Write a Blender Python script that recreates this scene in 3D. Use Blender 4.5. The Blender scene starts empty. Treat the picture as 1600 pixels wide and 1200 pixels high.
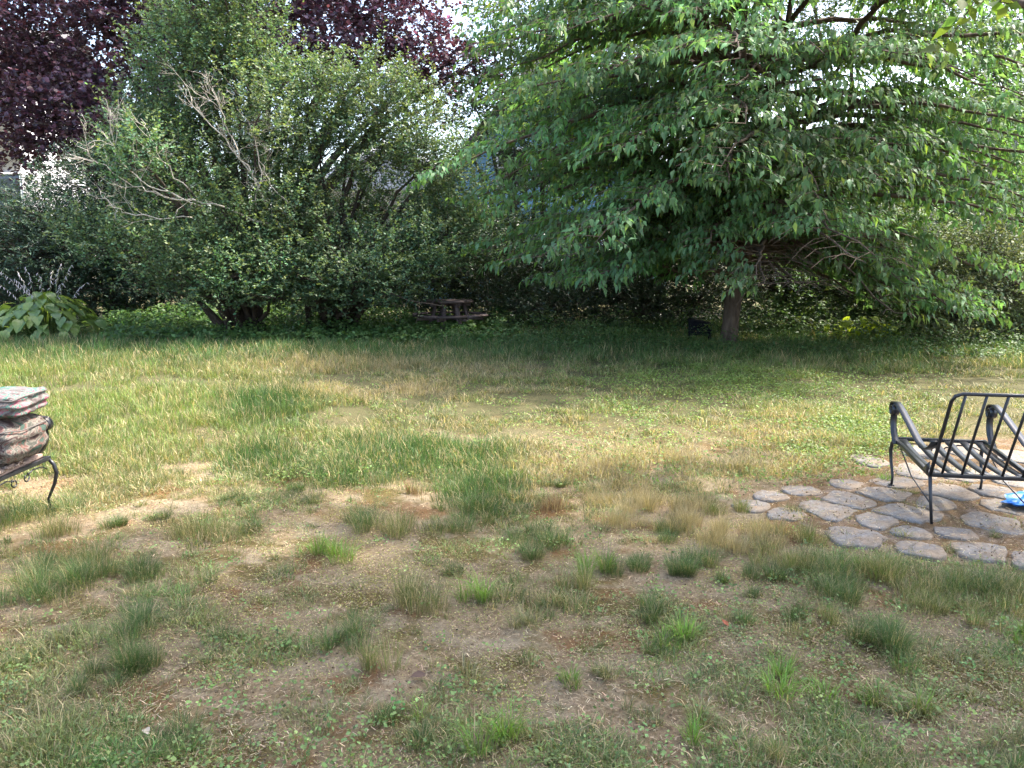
import bpy, bmesh, math
import numpy as np
from mathutils import Vector, Matrix

# ---------------------------------------------------------------- camera, sky, sun, exposure
SC = bpy.context.scene
COL = SC.collection
EYE = 1.55
PITCH = math.atan(200 / 1200)
cam_d = bpy.data.cameras.new('camera')
cam = bpy.data.objects.new('camera', cam_d)
COL.objects.link(cam)
cam.location = (0, 0, EYE)
cam.rotation_euler = (math.pi / 2 - PITCH, 0, 0)
cam_d.sensor_width = 36.0
cam_d.lens = 36.0 * 1200 / 1600
cam_d.clip_start = 0.05
cam_d.clip_end = 3000
SC.camera = cam

SUN_EL = math.radians(58)
SUN_AZ = math.radians(66)            # from +Y towards +X: ahead of the camera and to the right
world = bpy.data.worlds.new('World')
SC.world = world
world.use_nodes = True
wn = world.node_tree
bg = wn.nodes['Background']
sky = wn.nodes.new('ShaderNodeTexSky')
sky.sky_type = 'NISHITA'
sky.sun_disc = False
sky.sun_elevation = SUN_EL
sky.sun_rotation = SUN_AZ
sky.air_density = 1.0
sky.dust_density = 4.0
sky.ozone_density = 1.0
wn.links.new(sky.outputs[0], bg.inputs[0])
bg.inputs[1].default_value = 0.15
sun_d = bpy.data.lights.new('sun', 'SUN')
sun_d.energy = 2.6
sun_d.angle = math.radians(1.5)
sun_d.color = (1.0, 0.94, 0.84)
sun = bpy.data.objects.new('sun', sun_d)
COL.objects.link(sun)
sdir = Vector((math.sin(SUN_AZ) * math.cos(SUN_EL), math.cos(SUN_AZ) * math.cos(SUN_EL), math.sin(SUN_EL)))
sun.rotation_euler = sdir.to_track_quat('Z', 'Y').to_euler()
sun.location = (8, 12, 20)
vs = SC.view_settings
vs.view_transform = 'Standard'
vs.look = 'None'
vs.gamma = 1
vs.use_curve_mapping = False
vs.exposure = 2.38
SC.cycles.max_bounces = 5
SC.cycles.diffuse_bounces = 3
SC.cycles.transmission_bounces = 3
SC.cycles.glossy_bounces = 2
SC.cycles.transparent_max_bounces = 6

RNG = np.random.default_rng(11)
R = math.radians


# ---------------------------------------------------------------- helpers
def ray(px, py):
    u = (px - 800) / 1200
    v = (600 - py) / 1200
    return u, math.cos(PITCH) + v * math.sin(PITCH), -math.sin(PITCH) + v * math.cos(PITCH)


def G(px, py, z=0.0):
    """World point at height z under a photograph position (used once, at layout time)."""
    d = ray(px, py)
    t = (z - EYE) / d[2]
    return np.array((d[0] * t, d[1] * t, z))


def at(px, py, Y):
    d = ray(px, py)
    t = Y / d[1]
    return np.array((d[0] * t, Y, EYE + d[2] * t))


def nrm(a):
    return a / np.maximum(np.linalg.norm(a, axis=-1, keepdims=True), 1e-9)


def hash2(ix, iy, s):
    h = (ix.astype(np.int64) * 374761393 + iy.astype(np.int64) * 668265263 + s * 1442695041) & 0x7fffffff
    h = ((h ^ (h >> 13)) * 1274126177) & 0x7fffffff
    h = h ^ (h >> 16)
    return (h & 0xffff) / 65535.0


def vnoise(x, y, scale, seed=0):
    x = np.asarray(x, float) / scale
    y = np.asarray(y, float) / scale
    ix, iy = np.floor(x), np.floor(y)
    fx, fy = x - ix, y - iy
    fx = fx * fx * (3 - 2 * fx)
    fy = fy * fy * (3 - 2 * fy)
    ix = ix.astype(np.int64)
    iy = iy.astype(np.int64)
    a = hash2(ix, iy, seed)
    b = hash2(ix + 1, iy, seed)
    c = hash2(ix, iy + 1, seed)
    d = hash2(ix + 1, iy + 1, seed)
    return (a * (1 - fx) + b * fx) * (1 - fy) + (c * (1 - fx) + d * fx) * fy


PATIO_C = np.array((2.75, 4.6))


def ground_h(x, y):
    x = np.asarray(x, float)
    y = np.asarray(y, float)
    near = np.exp(-((x / 14) ** 2 + ((y - 8) / 14) ** 2))
    h = (vnoise(x, y, 1.6, 1) - 0.5) * 0.07 + (vnoise(x, y, 0.5, 2) - 0.5) * 0.03 + (vnoise(x, y, 0.17, 3) - 0.5) * 0.02 + (vnoise(x, y, 0.075, 4) - 0.5) * 0.008
    pat = np.exp(-(((x - 2.9) / 1.5) ** 4 + ((y - 4.7) / 1.3) ** 4))
    return h * near * (1 - 0.92 * pat)


def mesh_np(name, V, F, col=None, smooth=False):
    """F: list of (n,k) index arrays."""
    me = bpy.data.meshes.new(name)
    V = np.asarray(V, np.float32)
    if isinstance(F, np.ndarray):
        F = [F]
    F = [f for f in F if len(f)]
    me.vertices.add(len(V))
    me.vertices.foreach_set('co', V.ravel())
    idx = np.concatenate([f.ravel() for f in F]).astype(np.int32)
    cnt = np.concatenate([np.full(len(f), f.shape[1], np.int32) for f in F])
    st = np.concatenate([[0], np.cumsum(cnt)[:-1]]).astype(np.int32)
    me.loops.add(len(idx))
    me.loops.foreach_set('vertex_index', idx)
    me.polygons.add(len(cnt))
    me.polygons.foreach_set('loop_start', st)
    me.polygons.foreach_set('loop_total', cnt)
    if smooth:
        me.polygons.foreach_set('use_smooth', np.ones(len(cnt), bool))
    if col is not None:
        a = me.attributes.new('Col', 'FLOAT_COLOR', 'POINT')
        c = np.ones((len(V), 4), np.float32)
        c[:, :3] = col
        a.data.foreach_set('color', c.ravel())
    me.update(calc_edges=True)
    return me


def link(name, me, mat=None, parent=None):
    o = bpy.data.objects.new(name, me)
    COL.objects.link(o)
    if mat is not None and me is not None and not me.materials:
        me.materials.append(mat)
    if parent is not None:
        o.parent = parent
    return o


def tag(o, label=None, cat=None, group=None, kind=None):
    if label:
        o['label'] = label
    if cat:
        o['category'] = cat
    if group:
        o['group'] = group
    if kind:
        o['kind'] = kind
    return o


def thing(name, label, cat, loc=(0, 0, 0), rz=0.0, group=None):
    o = bpy.data.objects.new(name, None)
    o.empty_display_size = 0.2
    COL.objects.link(o)
    o.location = loc
    o.rotation_euler = (0, 0, rz)
    return tag(o, label, cat, group)


class MB:
    """Collects vertices and faces of one mesh."""

    def __init__(self):
        self.v, self.f, self.n = [], {}, 0

    def add(self, V, *Fs):
        V = np.asarray(V, float).reshape(-1, 3)
        for F in Fs:
            F = np.asarray(F)
            if len(F):
                self.f.setdefault(F.shape[1], []).append(F + self.n)
        self.v.append(V)
        self.n += len(V)
        return self

    def box(self, c, s, M=None):
        c = np.asarray(c, float)
        s = np.asarray(s, float) / 2
        V = np.array([(i, j, k) for i in (-1, 1) for j in (-1, 1) for k in (-1, 1)], float) * s
        if M is not None:
            V = V @ np.asarray(M).T
        F = np.array([(0, 1, 3, 2), (4, 6, 7, 5), (0, 4, 5, 1), (2, 3, 7, 6), (0, 2, 6, 4), (1, 5, 7, 3)])
        return self.add(V + c, F)

    def tube(self, P, rad, sides=6, cap=True):
        P = np.asarray(P, float)
        n = len(P)
        rad = np.broadcast_to(np.asarray(rad, float), (n,))
        T = np.gradient(P, axis=0)
        T = nrm(T)
        ref = np.array((0, 0, 1.0)) if abs(T[:, 2]).mean() < 0.8 else np.array((1.0, 0, 0))
        A = nrm(np.cross(T, ref))
        B = np.cross(T, A)
        ang = np.arange(sides) * 2 * math.pi / sides
        V = P[:, None] + rad[:, None, None] * (A[:, None] * np.cos(ang)[None, :, None] + B[:, None] * np.sin(ang)[None, :, None])
        i = np.arange(n - 1)[:, None] * sides
        j = np.arange(sides)[None]
        k = (j + 1) % sides
        F = np.stack([i + j, i + k, i + sides + k, i + sides + j], -1).reshape(-1, 4)
        self.add(V, F)
        if cap and sides > 3:
            self.f.setdefault(sides, []).append(np.array([list(range(sides))[::-1], [(n - 1) * sides + q for q in range(sides)]]) + self.n - n * sides)
        return self

    def strip(self, P, wdir, w, t):
        """Flat bar swept along P: width w along wdir, thickness t."""
        P = np.asarray(P, float)
        n = len(P)
        T = nrm(np.gradient(P, axis=0))
        Wd = nrm(np.broadcast_to(np.asarray(wdir, float), P.shape))
        N = nrm(np.cross(T, Wd))
        V = np.stack([P - Wd * w / 2 - N * t / 2, P + Wd * w / 2 - N * t / 2, P + Wd * w / 2 + N * t / 2, P - Wd * w / 2 + N * t / 2], 1)
        i = np.arange(n - 1)[:, None] * 4
        j = np.arange(4)[None]
        k = (j + 1) % 4
        F = np.stack([i + j, i + k, i + 4 + k, i + 4 + j], -1).reshape(-1, 4)
        F = np.concatenate([F, [[3, 2, 1, 0], [(n - 1) * 4 + q for q in range(4)]]])
        return self.add(V, F)

    def prism(self, poly, z0, z1):
        poly = np.asarray(poly, float)
        n = len(poly)
        V = np.concatenate([np.c_[poly, np.full(n, z0)], np.c_[poly, np.full(n, z1)]])
        i = np.arange(n)
        k = (i + 1) % n
        self.add(V, np.stack([i, k, k + n, i + n], -1))
        self.f.setdefault(n, []).append(np.array([list(range(n))[::-1], list(range(n, 2 * n))]) + self.n - 2 * n)
        return self

    def mesh(self, name, smooth=False, col=None):
        return mesh_np(name, np.concatenate(self.v), [np.concatenate(x) for x in self.f.values()], col, smooth)

    def build(self, name, mat, parent=None, smooth=False, bevel=0.0):
        o = link(name, self.mesh(name, smooth), mat, parent)
        if bevel:
            m = o.modifiers.new('edge', 'BEVEL')
            m.width = bevel
            m.segments = 2
            m.limit_method = 'ANGLE'
        return o


# ---------------------------------------------------------------- materials
def new_mat(name):
    m = bpy.data.materials.new(name)
    m.use_nodes = True
    return m, m.node_tree, m.node_tree.nodes['Principled BSDF']


def N_(nt, t, **kw):
    n = nt.nodes.new(t)
    for k, v in kw.items():
        if k in n.inputs:
            n.inputs[k].default_value = v
        else:
            setattr(n, k, v)
    return n


def noise_node(nt, scale, detail=6, rough=0.6, coord='Object'):
    tc = nt.nodes.new('ShaderNodeTexCoord')
    n = N_(nt, 'ShaderNodeTexNoise', Scale=scale, Detail=detail, Roughness=rough)
    nt.links.new(tc.outputs[coord], n.inputs['Vector'])
    return n


def ramp(nt, src, stops, interp='LINEAR'):
    r = nt.nodes.new('ShaderNodeValToRGB')
    r.color_ramp.interpolation = interp
    e = r.color_ramp.elements
    while len(e) < len(stops):
        e.new(0.5)
    for x, (p, c) in zip(e, stops):
        x.position = p
        x.color = (*c, 1)
    nt.links.new(src, r.inputs[0])
    return r


def mixrgb(nt, fac, a, b, mode='MIX'):
    m = nt.nodes.new('ShaderNodeMix')
    m.data_type = 'RGBA'
    m.blend_type = mode
    for s, v in ((0, fac), (6, a), (7, b)):
        if hasattr(v, 'is_output') or isinstance(v, bpy.types.NodeSocket):
            nt.links.new(v, m.inputs[s])
        else:
            m.inputs[s].default_value = v if s == 0 else (*v, 1)
    return m.outputs[2]


def bump(nt, bsdf, src, strength=0.4, dist=0.02):
    b = N_(nt, 'ShaderNodeBump', Strength=strength, Distance=dist)
    nt.links.new(src, b.inputs['Height'])
    nt.links.new(b.outputs[0], bsdf.inputs['Normal'])


def mat_leaf(name, transl=0.4, rough=0.45, spec=0.4, tint=(1.25, 1.2, 0.55), base=None):
    """Leaf: colour per leaf from the mesh, thin translucent blade with some gloss."""
    m, nt, b = new_mat(name)
    if base is None:
        a = N_(nt, 'ShaderNodeAttribute', attribute_name='Col')
        src = a.outputs['Color']
    else:
        src = ramp(nt, noise_node(nt, 9).outputs[0], [(0.3, tuple(c * 0.75 for c in base)), (0.7, tuple(c * 1.25 for c in base))]).outputs[0]
    nt.links.new(src, b.inputs['Base Color'])
    b.inputs['Roughness'].default_value = rough
    b.inputs['Specular IOR Level'].default_value = spec
    t = nt.nodes.new('ShaderNodeBsdfTranslucent')
    nt.links.new(mixrgb(nt, 1.0, src, tint, 'MULTIPLY'), t.inputs[0])
    mx = nt.nodes.new('ShaderNodeMixShader')
    mx.inputs[0].default_value = transl
    nt.links.new(b.outputs[0], mx.inputs[1])
    nt.links.new(t.outputs[0], mx.inputs[2])
    nt.links.new(mx.outputs[0], nt.nodes['Material Output'].inputs[0])
    return m


def mat_plain(name, stops, scale=6, rough=0.7, spec=0.3, bmp=0.3, dist=0.01, metal=0.0, detail=8, coord='Object', stretch=None):
    m, nt, b = new_mat(name)
    n = noise_node(nt, scale, detail, 0.62, coord)
    if stretch:
        mp = N_(nt, 'ShaderNodeMapping')
        mp.inputs['Scale'].default_value = stretch
        tc = [x for x in nt.nodes if x.type == 'TEX_COORD'][0]
        nt.links.new(tc.outputs[coord], mp.inputs[0])
        nt.links.new(mp.outputs[0], n.inputs['Vector'])
    r = ramp(nt, n.outputs[0], stops)
    nt.links.new(r.outputs[0], b.inputs['Base Color'])
    b.inputs['Roughness'].default_value = rough
    b.inputs['Specular IOR Level'].default_value = spec
    b.inputs['Metallic'].default_value = metal
    if bmp:
        bump(nt, b, n.outputs[0], bmp, dist)
    return m


M = {}
M['leaf'] = mat_leaf('leaf_matt', 0.38, 0.5, 0.35)
M['leaf_gloss'] = mat_leaf('leaf_glossy', 0.25, 0.32, 0.5)
M['leaf_broad'] = mat_leaf('leaf_broad', 0.48, 0.5, 0.28)
M['leaf_purple'] = mat_leaf('leaf_purple', 0.32, 0.45, 0.4, (1.4, 0.8, 0.8))
M['needle'] = mat_leaf('needle', 0.15, 0.5, 0.35)
M['grass'] = mat_leaf('grass_blade', 0.35, 0.45, 0.35, (1.15, 1.15, 0.6))
M['bark'] = mat_plain('bark', [(0.3, (0.05, 0.036, 0.028)), (0.7, (0.16, 0.12, 0.095))], 14, 0.85, 0.2, 0.9, 0.03, stretch=(1, 1, 0.25))
M['bark_dark'] = mat_plain('bark_dark', [(0.3, (0.03, 0.024, 0.02)), (0.7, (0.10, 0.08, 0.065))], 16, 0.9, 0.2, 0.9, 0.02, stretch=(1, 1, 0.3))
M['dead_wood'] = mat_plain('dead_wood', [(0.3, (0.34, 0.30, 0.25)), (0.7, (0.60, 0.55, 0.48))], 30, 0.8, 0.2, 0.4, 0.005)
M['iron'] = mat_plain('painted_iron', [(0.25, (0.008, 0.009, 0.011)), (0.62, (0.02, 0.021, 0.025)), (0.8, (0.045, 0.038, 0.035))], 45, 0.33, 0.5, 0.12, 0.002, 0.0)
M['weathered'] = mat_plain('weathered_wood', [(0.3, (0.07, 0.055, 0.055)), (0.7, (0.18, 0.14, 0.138))], 8, 0.85, 0.2, 0.6, 0.01, stretch=(0.4, 4, 4))
M['white_siding'] = mat_plain('white_siding', [(0.3, (0.55, 0.55, 0.56)), (0.7, (0.64, 0.64, 0.65))], 3, 0.6, 0.3, 0.05, 0.003)
M['blue_siding'] = mat_plain('blue_siding', [(0.3, (0.16, 0.34, 0.52)), (0.7, (0.22, 0.43, 0.62))], 3, 0.6, 0.3, 0.05, 0.003)
M['slate_siding'] = mat_plain('slate_siding', [(0.3, (0.14, 0.19, 0.27)), (0.7, (0.19, 0.25, 0.34))], 3, 0.6, 0.3, 0.05, 0.003)
M['grey_siding'] = mat_plain('grey_siding', [(0.3, (0.38, 0.4, 0.44)), (0.7, (0.5, 0.52, 0.56))], 3, 0.6, 0.3, 0.05, 0.003)
M['roof'] = mat_plain('shingle', [(0.3, (0.07, 0.068, 0.068)), (0.7, (0.16, 0.15, 0.15))], 12, 0.9, 0.2, 0.5, 0.02)
M['trim'] = mat_plain('trim_paint', [(0.3, (0.7, 0.7, 0.7)), (0.7, (0.82, 0.82, 0.82))], 4, 0.5, 0.4, 0.05, 0.003)
M['dark_trim'] = mat_plain('dark_trim', [(0.3, (0.03, 0.03, 0.035)), (0.7, (0.07, 0.065, 0.07))], 6, 0.7, 0.3, 0.2, 0.005)
mg, ntg, bgl = new_mat('window_glass')
bgl.inputs['Base Color'].default_value = (0.02, 0.025, 0.03, 1)
bgl.inputs['Roughness'].default_value = 0.05
nn = noise_node(ntg, 1.5, 2)
bump(ntg, bgl, nn.outputs[0], 0.05, 0.02)
M['glass'] = mg
M['dark_box'] = mat_plain('dark_box', [(0.3, (0.008, 0.009, 0.012)), (0.7, (0.018, 0.02, 0.025))], 9, 0.95, 0.05, 0.2, 0.004)


def mat_ground():
    m, nt, b = new_mat('lawn_soil')
    tc = nt.nodes.new('ShaderNodeTexCoord')

    def nz(scale, detail=8, rough=0.6):
        n = N_(nt, 'ShaderNodeTexNoise', Scale=scale, Detail=detail, Roughness=rough)
        nt.links.new(tc.outputs['Object'], n.inputs['Vector'])
        return n
    fine = nz(55, 8, 0.75)
    soil = ramp(nt, fine.outputs[0], [(0.25, (0.095, 0.068, 0.038)), (0.5, (0.225, 0.166, 0.098)), (0.75, (0.37, 0.285, 0.175))]).outputs[0]
    mid = nz(3.2, 6, 0.65)
    dry = ramp(nt, fine.outputs[0], [(0.3, (0.14, 0.11, 0.07)), (0.7, (0.36, 0.29, 0.19))]).outputs[0]
    f1 = ramp(nt, mid.outputs[0], [(0.46, (0, 0, 0)), (0.6, (1, 1, 1))]).outputs[0]
    c = mixrgb(nt, f1, soil, dry)
    big = nz(1.7, 7, 0.7)
    mossf = ramp(nt, big.outputs[0], [(0.49, (0, 0, 0)), (0.58, (0.85, 0.85, 0.85))]).outputs[0]
    moss = ramp(nt, nz(80, 4, 0.7).outputs[0], [(0.3, (0.05, 0.042, 0.012)), (0.55, (0.11, 0.085, 0.022)), (0.75, (0.17, 0.10, 0.03))]).outputs[0]
    c = mixrgb(nt, mossf, c, moss)
    rusty = nz(2.3, 5, 0.6)
    mp = N_(nt, 'ShaderNodeMapping')
    mp.inputs['Location'].default_value = (7.3, 2.1, 0)
    nt.links.new(tc.outputs['Object'], mp.inputs[0])
    nt.links.new(mp.outputs[0], rusty.inputs['Vector'])
    rf = ramp(nt, rusty.outputs[0], [(0.55, (0, 0, 0)), (0.63, (0.8, 0.8, 0.8))]).outputs[0]
    c = mixrgb(nt, rf, c, ramp(nt, fine.outputs[0], [(0.3, (0.09, 0.045, 0.018)), (0.7, (0.21, 0.11, 0.045))]).outputs[0])
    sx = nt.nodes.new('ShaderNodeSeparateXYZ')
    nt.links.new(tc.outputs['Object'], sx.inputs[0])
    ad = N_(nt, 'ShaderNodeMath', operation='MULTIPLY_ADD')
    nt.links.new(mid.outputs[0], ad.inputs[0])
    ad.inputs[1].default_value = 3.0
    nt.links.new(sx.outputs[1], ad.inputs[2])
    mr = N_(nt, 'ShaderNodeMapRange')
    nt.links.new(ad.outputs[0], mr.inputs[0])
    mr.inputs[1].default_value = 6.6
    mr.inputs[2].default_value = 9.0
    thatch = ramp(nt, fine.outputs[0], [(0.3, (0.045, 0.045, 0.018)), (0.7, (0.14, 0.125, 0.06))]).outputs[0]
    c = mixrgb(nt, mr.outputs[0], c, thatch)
    nt.links.new(c, b.inputs['Base Color'])
    b.inputs['Roughness'].default_value = 0.95
    b.inputs['Specular IOR Level'].default_value = 0.15
    bump(nt, b, fine.outputs[0], 0.8, 0.02)
    return m


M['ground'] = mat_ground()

# ---------------------------------------------------------------- ground sheet


def axis(lo, hi, step, far, grow=1.09):
    c = np.arange(lo, hi + 1e-6, step)
    out = [c[-1]]
    s = step
    while out[-1] < far:
        s *= grow
        out.append(out[-1] + s)
    inn = [c[0]]
    s = step
    while inn[-1] > -far:
        s *= grow
        inn.append(inn[-1] - s)
    return np.concatenate([inn[:0:-1], c, out[1:]])


gx = axis(-3.4, 3.4, 0.045, 500)
gy = axis(1.6, 5.0, 0.045, 500)
GX, GY = np.meshgrid(gx, gy)
GZ = ground_h(GX, GY)
nx_, ny_ = len(gx), len(gy)
ii = (np.arange(ny_ - 1)[:, None] * nx_ + np.arange(nx_ - 1)[None]).ravel()
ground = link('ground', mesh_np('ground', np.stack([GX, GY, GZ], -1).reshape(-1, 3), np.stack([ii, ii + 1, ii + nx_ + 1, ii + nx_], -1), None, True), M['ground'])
tag(ground, kind='structure')

# ---------------------------------------------------------------- patio of loose flagstones
m, nt, b = new_mat('flagstone')
n1 = noise_node(nt, 38, 9, 0.85)
n2 = noise_node(nt, 7, 8, 0.75)
oi = nt.nodes.new('ShaderNodeObjectInfo')
c1 = ramp(nt, n1.outputs[0], [(0.3, (0.075, 0.071, 0.065)), (0.5, (0.195, 0.184, 0.169)), (0.7, (0.35, 0.332, 0.308))]).outputs[0]
tone = ramp(nt, oi.outputs['Random'], [(0.0, (0.62, 0.6, 0.6)), (0.5, (0.9, 0.91, 0.92)), (1.0, (1.0, 0.97, 0.93))]).outputs[0]
c1 = mixrgb(nt, 1.0, c1, tone, 'MULTIPLY')
lich = ramp(nt, n2.outputs[0], [(0.43, (0.05, 0.05, 0.05)), (0.57, (0.8, 0.8, 0.8))]).outputs[0]
c1 = mixrgb(nt, lich, c1, ramp(nt, n1.outputs[0], [(0.3, (0.11, 0.075, 0.04)), (0.7, (0.30, 0.225, 0.15))]).outputs[0])
nt.links.new(c1, b.inputs['Base Color'])
b.inputs['Roughness'].default_value = 0.9
bump(nt, b, n1.outputs[0], 0.6, 0.006)
M['stone'] = m
m, nt, b = new_mat('mossy_bed')
n1 = noise_node(nt, 60, 8, 0.75)
n2 = noise_node(nt, 4.5, 7, 0.7)
c1 = ramp(nt, n1.outputs[0], [(0.28, (0.10, 0.07, 0.045)), (0.55, (0.23, 0.17, 0.12)), (0.75, (0.36, 0.28, 0.2))]).outputs[0]
c2 = ramp(nt, n1.outputs[0], [(0.3, (0.06, 0.036, 0.014)), (0.6, (0.17, 0.095, 0.03)), (0.8, (0.25, 0.165, 0.055))]).outputs[0]
c1 = mixrgb(nt, ramp(nt, n2.outputs[0], [(0.38, (0, 0, 0)), (0.52, (1, 1, 1))]).outputs[0], c1, c2)
nt.links.new(c1, b.inputs['Base Color'])
b.inputs['Roughness'].default_value = 0.95
bump(nt, b, n1.outputs[0], 0.9, 0.02)
M['bed'] = m

rng = np.random.default_rng(3)
patio_out = [G(*p)[:2] for p in [(1140, 792), (1250, 745), (1340, 712), (1430, 694), (1500, 682), (1640, 672), (1900, 700), (1900, 900), (1700, 905), (1560, 880), (1440, 870), (1330, 860), (1240, 825)]]
po = []
for i in range(len(patio_out)):
    a, b_ = patio_out[i], patio_out[(i + 1) % len(patio_out)]
    for t in np.linspace(0, 1, 9)[:-1]:
        po.append(a + (b_ - a) * t + rng.normal(0, 0.025, 2))
po = np.array(po)
bx = np.arange(po[:, 0].min(), po[:, 0].max(), 0.035)
by = np.arange(po[:, 1].min(), po[:, 1].max(), 0.035)
BX, BY = np.meshgrid(bx, by)


def inside(x, y, poly):
    r = np.zeros(np.shape(x), bool)
    for q in range(len(poly)):
        (xa, ya), (xb, yb) = poly[q], poly[q - 1]
        r ^= ((ya > y) != (yb > y)) & (x < (xb - xa) * (y - ya) / (yb - ya + 1e-12) + xa)
    return r


edge = inside(BX, BY, po)
for q in range(5):                          # distance to the rim in grid steps
    e2 = edge.astype(float)
    if q == 0:
        depth_in = e2.copy()
        er = edge.copy()
    er = er & np.roll(er, 1, 0) & np.roll(er, -1, 0) & np.roll(er, 1, 1) & np.roll(er, -1, 1)
    depth_in += er
BZ = ground_h(BX, BY) - 0.02 + 0.0046 * depth_in + 0.008 * (vnoise(BX, BY, 0.09, 5) - 0.5)
nbx = len(bx)
qi = (np.arange(len(by) - 1)[:, None] * nbx + np.arange(nbx - 1)[None])
ok = (edge[:-1, :-1] & edge[1:, 1:] & edge[:-1, 1:] & edge[1:, :-1])
qi = qi[ok]
V = np.stack([BX, BY, BZ], -1).reshape(-1, 3)
F = np.stack([qi, qi + 1, qi + nbx + 1, qi + nbx], -1)
used = np.unique(F)
remap = np.zeros(len(V), int)
remap[used] = np.arange(len(used))
V, F = V[used], remap[F]
patio = link('stone_patio', mesh_np('stone_patio', V, F, None, True), M['bed'])
tag(patio, kind='structure')


def clip_half(poly, p, nv):
    """Keep the part of poly where (q-p).nv <= 0."""
    out = []
    for q in range(len(poly)):
        a_, b_ = poly[q - 1], poly[q]
        da, db = np.dot(a_ - p, nv), np.dot(b_ - p, nv)
        if da <= 0:
            out.append(a_)
        if (da < 0 < db) or (db < 0 < da):
            out.append(a_ + (b_ - a_) * da / (da - db))
    return out


def stone(c, size, others, gap):
    """Irregular slab: room left by its neighbours, corners knocked off, edges chipped."""
    k = 8
    ang = (np.arange(k) + rng.uniform(0, 1)) * 2 * math.pi / k + rng.normal(0, 0.12, k)
    poly = [c + rng.uniform(1.15, 1.6) * np.array((math.cos(a_) * size[0], math.sin(a_) * size[1])) for a_ in ang]
    for o_ in others:
        d_ = o_ - c
        ln_ = np.linalg.norm(d_)
        if 1e-6 < ln_ < 1.2:
            poly = clip_half(poly, c + d_ * (0.5 - gap / ln_), d_ / ln_)
            if len(poly) < 3:
                return
    P = np.array(poly)
    # even steps along the rim, then chipped
    seg = np.linalg.norm(np.roll(P, -1, 0) - P, axis=1)
    cum = np.concatenate([[0], np.cumsum(seg)])
    m_ = 22
    tt = np.linspace(0, cum[-1], m_, endpoint=False)
    Pc = np.concatenate([P, P[:1]])
    Q = np.stack([np.interp(tt, cum, Pc[:, z]) for z in (0, 1)], -1)
    Q = (Q * 6 + np.roll(Q, 1, 0) + np.roll(Q, -1, 0)) / 8
    cc = Q.mean(0)
    Q = Q - cc
    Q *= (1 + rng.normal(0, 0.045, (m_, 1)))
    top = 0.017 + rng.uniform(-0.004, 0.004)
    tx, ty = rng.normal(0, 0.02, 2)
    rings, zs = [1.0, 1.0, 0.97, 0.7, 0.35], [-0.03, top - 0.005, top, top + 0.001, top]
    V = []
    for r_, z in zip(rings, zs):
        W_ = Q * r_
        V.append(np.c_[W_, z + W_[:, 0] * tx + W_[:, 1] * ty + rng.normal(0, 0.0022, m_)])
    V = np.concatenate(V + [[[0, 0, top]]])
    i = np.arange(m_)
    j = (i + 1) % m_
    F4 = np.concatenate([np.stack([a_ * m_ + i, a_ * m_ + j, (a_ + 1) * m_ + j, (a_ + 1) * m_ + i], -1) for a_ in range(len(rings) - 1)])
    last = (len(rings) - 1) * m_
    F3 = np.stack([last + i, last + j, np.full(m_, len(rings) * m_)], -1)
    o = link('paving_stone', mesh_np('paving_stone', V, [F4, F3]), M['stone'], patio)
    o.location = (cc[0], cc[1], float(ground_h(cc[0], cc[1])))


STONES = [(1252, 1333, 783, 815), (1291, 1360, 770, 796), (1342, 1411, 764, 782), (1372, 1459, 789, 821), (1346, 1402, 807, 831),
          (1306, 1372, 828, 854), (1154, 1200, 785, 795), (1372, 1432, 751, 764), (1450, 1522, 762, 785), (1522, 1590, 806, 833),
          (1495, 1576, 850, 876), (1468, 1515, 828, 845), (1340, 1378, 715, 730), (1402, 1450, 729, 747), (1540, 1600, 786, 803),
          (1580, 1660, 864, 892), (1470, 1540, 736, 752), (1545, 1620, 742, 762), (1480, 1545, 700, 717), (1556, 1630, 708, 726),
          (1415, 1466, 703, 717), (1600, 1690, 815, 845), (1205, 1250, 796, 812), (1415, 1465, 850, 872), (1405, 1440, 826, 842), (1440, 1490, 783, 798), (1300, 1340, 752, 764), (1230, 1275, 762, 775), (1180, 1225, 772, 783), (1530, 1580, 764, 780)]
cents, sizes = [], []
for x0, x1, y0, y1 in STONES:
    cents.append(G((x0 + x1) / 2, (y0 + y1) / 2)[:2])
    l_, r_ = G(x0, (y0 + y1) / 2), G(x1, (y0 + y1) / 2)
    n_, f_ = G((x0 + x1) / 2, y1), G((x0 + x1) / 2, y0)
    sizes.append((max(0.09, (r_[0] - l_[0]) / 2), max(0.09, (f_[1] - n_[1]) / 2)))
for q in range(len(cents)):
    stone(cents[q], sizes[q], cents, 0.012)


# ---------------------------------------------------------------- foliage tools
TEMPL = {
    'fold': (np.array([(0, 0, 0), (0.45, -0.5, 0.07), (1, 0, -0.06), (0.45, 0.5, 0.07)]), np.array([(0, 1, 2), (0, 2, 3)])),
    'droop': (np.array([(0, 0, 0), (0.38, -0.5, 0.09), (0.42, 0, 0.05), (0.38, 0.5, 0.09), (1, 0, -0.16)]), np.array([(0, 1, 2), (0, 2, 3), (1, 4, 2), (2, 4, 3)])),
    'maple': (np.array([(0, 0, 0), (0.25, -0.6, 0.03), (0.5, -0.22, 0.06), (1, 0, -0.08), (0.5, 0.22, 0.06), (0.25, 0.6, 0.03)]),
              np.array([(0, 1, 2), (0, 2, 4), (2, 3, 4), (0, 4, 5)])),
}


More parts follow.
